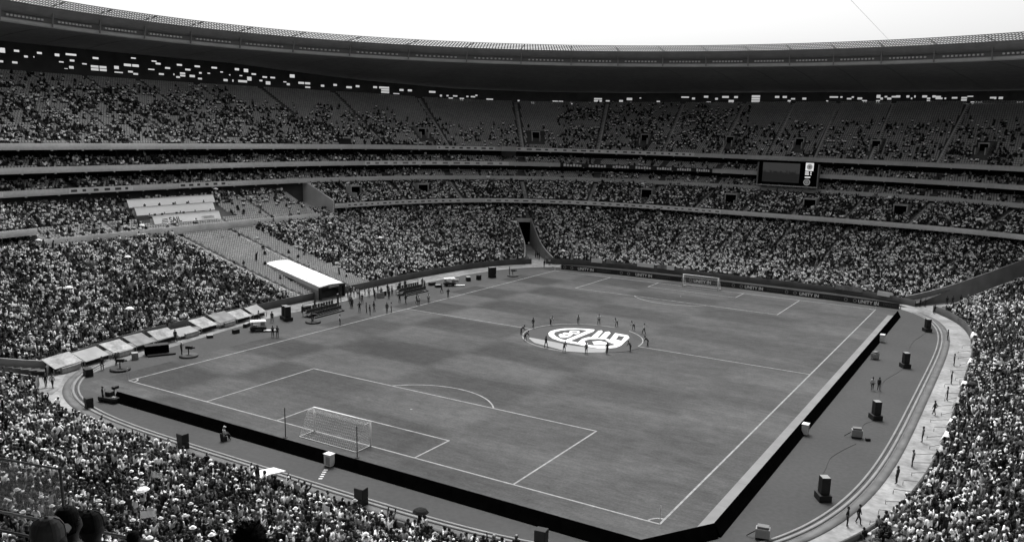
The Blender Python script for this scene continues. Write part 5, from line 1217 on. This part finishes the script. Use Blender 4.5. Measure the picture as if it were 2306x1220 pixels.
def banner(cv, ua, ub, z0, z1, m_, label, dashes=0, marks=0):
    o = tag(empty('banner'), label, 'banner', 'banners on the tier fascias')
    us = np.linspace(ua, ub, max(2, int(abs(ub-ua))*2+1)); P = lambda u, d, z: (np.interp(u, IDX, cv[:, 0]-RN[:, 0]*d), np.interp(u, IDX, cv[:, 1]-RN[:, 1]*d), z)
    mb = MB()
    for a, b in zip(us[:-1], us[1:]):
        mb.quad(P(a, .26, z0), P(b, .26, z0), P(b, .26, z1), P(a, .26, z1)); mb.quad(P(a, .26, z1), P(b, .26, z1), P(b, .222, z1), P(a, .222, z1)); mb.quad(P(a, .26, z0), P(b, .26, z0), P(b, .222, z0), P(a, .222, z0))
    mb.build('cloth', m_, o)
    if dashes:
        dm = MB()
        for k in range(dashes):
            a = ua+(ub-ua)*(k+.12)/dashes; b = ua+(ub-ua)*(k+.86)/dashes
            n_ = 6
            for q in range(n_):
                c0, c1 = a+(b-a)*(q+.08)/n_, a+(b-a)*(q+.82)/n_; dz = .1*((q*7+k) % 3); dm.quad(P(c0, .272, z0+.18), P(c1, .272, z0+.18), P(c1, .272, z1-.18-dz), P(c0, .272, z1-.18-dz))
        dm.build('lettering', letter_w, o)['kind'] = 'stuff'
    if marks:
        dm = MB()
        for k in range(marks):
            a = ua+(ub-ua)*(k+.2)/marks; b = a+(ub-ua)*random.uniform(.25, .6)/marks
            dm.quad(P(a, .272, z0+.25), P(b, .272, z0+.25), P(b, .272, z1-.25), P(a, .272, z1-.25))
        dm.build('lettering', MATS['letter_grey'] if m_ is not white_m else grey_m, o)['kind'] = 'stuff'
mat('banner_pale', .72, .6, .1, .5)
banner(cD, 195.5, 171, 20.75, 21.75, white_m, 'long white banner strip on the fascia left of the corner', marks=14)
banner(cD, 163.5, 137, 20.7, 21.8, board_d, 'dark banner strip with repeated white lettering left of the screen', dashes=7)
banner(cC, 270.5, 268.2, 16.95, 17.9, white_m, 'small white sign on the fascia at the left edge', marks=1)
banner(cC, 258.5, 247, 16.9, 17.85, MATS['banner_pale'], 'pale sponsor strip on the fascia over the left stand, nearer of two', marks=6)
banner(cC, 237.5, 226.5, 16.95, 17.9, MATS['banner_pale'], 'pale sponsor strip on the fascia over the press desks', marks=6)
banner(cE, 182, 173, 24.9, 25.8, MATS['banner_pale'], 'pale lettered strip on the top tier fascia beside the bay', marks=8)
banner(cE, 170, 141, 24.9, 25.8, MATS['banner_pale'], 'long pale strip on the top tier fascia left of the screen', marks=22)
banner(cB, 205, 180, 11.5, 12.3, MATS['banner_pale'], 'pale strip on the middle tier fascia by the concrete end wall', marks=18)
banner(cB, 176, 130, 11.5, 12.3, MATS['banner_pale'], 'long pale strip on the middle tier fascia over the far corner', marks=30)
# projecting bay on the top tier at the far-left corner
by = tag(empty('viewing_bay', (*cE[171], 24.6), math.atan2(RN[171][1], RN[171][0])), 'grey projecting box bay on the top tier front at the corner', 'bay')
MB().box((.4, 0, .75), (2.6, 4.2, 1.3)).build('front_box', steel_l, by); MB().box((.4, 0, -.6), (2.2, 4.0, 1.2)).build('dark_base', soffit_m, by)
bb = tag(empty('camera_platform', (*cE[199], 25.6), math.atan2(RN[199][1], RN[199][0])), 'dark box platform at the front of the upper tier on the left', 'platform')
MB().box((1.2, 0, .85), (2.0, 3.4, 1.7)).build('box', dark_m, bb); MB().bar((1.2, .3, 1.7), (1.2, .3, 2.6), .3).build('camera', dark_m, bb)

# ------------------------------------------------------------------ glass front rail before the camera
gr = tag(empty('glass_balustrade'), 'glass front rail with steel handrail at the lower left corner', 'balustrade')
T = np.array([1.3, .3]); T = T/np.linalg.norm(T)
p0 = np.array([47.5, -108.1]); zb_ = 26.5
pt = lambda s, z, d=0: (p0[0]+T[0]*s-T[1]*d, p0[1]+T[1]*s+T[0]*d, z)
for a, b in ((-6.0, -2.7), (-2.65, .84)):
    MB().slab([pt(a, 0, -.01)[:2], pt(b, 0, -.01)[:2], pt(b, 0, .01)[:2], pt(a, 0, .01)[:2]], 26.55, 27.08).build('glass_panel', hazy_glass, gr)
MB().bar(pt(-6, 27.11), pt(.86, 27.11), .025, n=8).build('handrail', steel_l, gr)
MB().bar(pt(-6, 26.5), pt(9, 26.5), .032, n=8).build('bottom_rail', paint_m, gr)
MB().bar(pt(-6, 26.28), pt(9, 26.28), .03, n=8).build('lower_rail', steel, gr)
for s in (-2.68, .87): MB().bar(pt(s, 25.6), pt(s, 27.13), .03, n=8).build('post', steel, gr)
for s in (3.0, 5.5, 8.0): MB().bar(pt(s, 25.6), pt(s, 26.5), .03, n=8).build('post', steel, gr)
# cable over the pitch
cb = MB(); cb.bar((30.9, 4.0, 50.5), (26.6, 92.6, 50.6), .04, n=6); tag(cb.build('cable', steel_l), 'thin cable strung through the bright sky above the far roof edge', 'cable')

# cables lying on the right surround between the loudspeakers
for k, (pts_, lab) in enumerate(((((44.1, 37.5), (43.2, 30), (43.6, 20), (44.0, 12.4)), 'thin cable on the right surround between the two furthest loudspeakers'), (((44.0, 10.8), (42.9, 3), (43.4, -6), (44.2, -13.6)), 'thin cable on the right surround between the middle loudspeakers'), (((44.2, -15.2), (43.6, -18), (43.8, -21.3)), 'thin cable from a loudspeaker to the wheeled case'), (((44.0, -24), (42.6, -30), (42.8, -36), (43.8, -39.4)), 'thin cable running to the nearest loudspeaker'))):
    cb = MB(); xs_ = np.array(pts_); tt = np.linspace(0, 1, 14); cx_ = np.interp(tt, np.linspace(0, 1, len(xs_)), xs_[:, 0])+.15*np.sin(tt*9+k); cy_ = np.interp(tt, np.linspace(0, 1, len(xs_)), xs_[:, 1])
    for a in range(13): cb.bar((cx_[a], cy_[a], .02), (cx_[a+1], cy_[a+1], .02), .028)
    tag(cb.build('cable', dark_m), lab, 'cable', 'cables on the right surround')

# cases, bags and folded kit left along the main stand side
KIT = [(-44.6, -8.4), (-44.0, -9.8), (-45.6, -12.0), (-43.8, 4.6), (-44.8, 6.6), (-42.0, 19.6), (-43.0, 26.8), (-41.6, 29.4), (-43.4, -23.4), (-44.8, -25.2), (-42.8, -29.0), (-43.6, -33.0), (-41.8, -46.2), (-39.6, -54.0), (-40.6, 31.8), (-44.2, 20.6)]
for k, (x, y) in enumerate(sorted(KIT, key=lambda q_: q_[1])):
    a_, b_, h_ = random.uniform(.7, 1.6), random.uniform(.5, .9), random.uniform(.35, .95)
    c = tag(empty('kit_case', (x, y, .008), random.uniform(0, 3)), '%s %s kit case on the ground along the main stand side, from the near end' % (ORD[k], 'pale' if k % 4 == 1 else 'dark'), 'case', 'kit cases along the main stand side')
    MB().box((0, 0, h_/2), (a_, b_, h_), taper=.96).build('case', cover_m if k % 4 == 1 else dark_m, c, bevel=.03); MB().box((0, 0, h_+.03), (a_*.97, b_*.97, .05)).build('lid', grey_m if k % 3 else dark_m, c)
    MB().bar((-a_*.25, b_/2+.03, h_*.7), (a_*.25, b_/2+.03, h_*.7), .04).build('handle', steel, c)
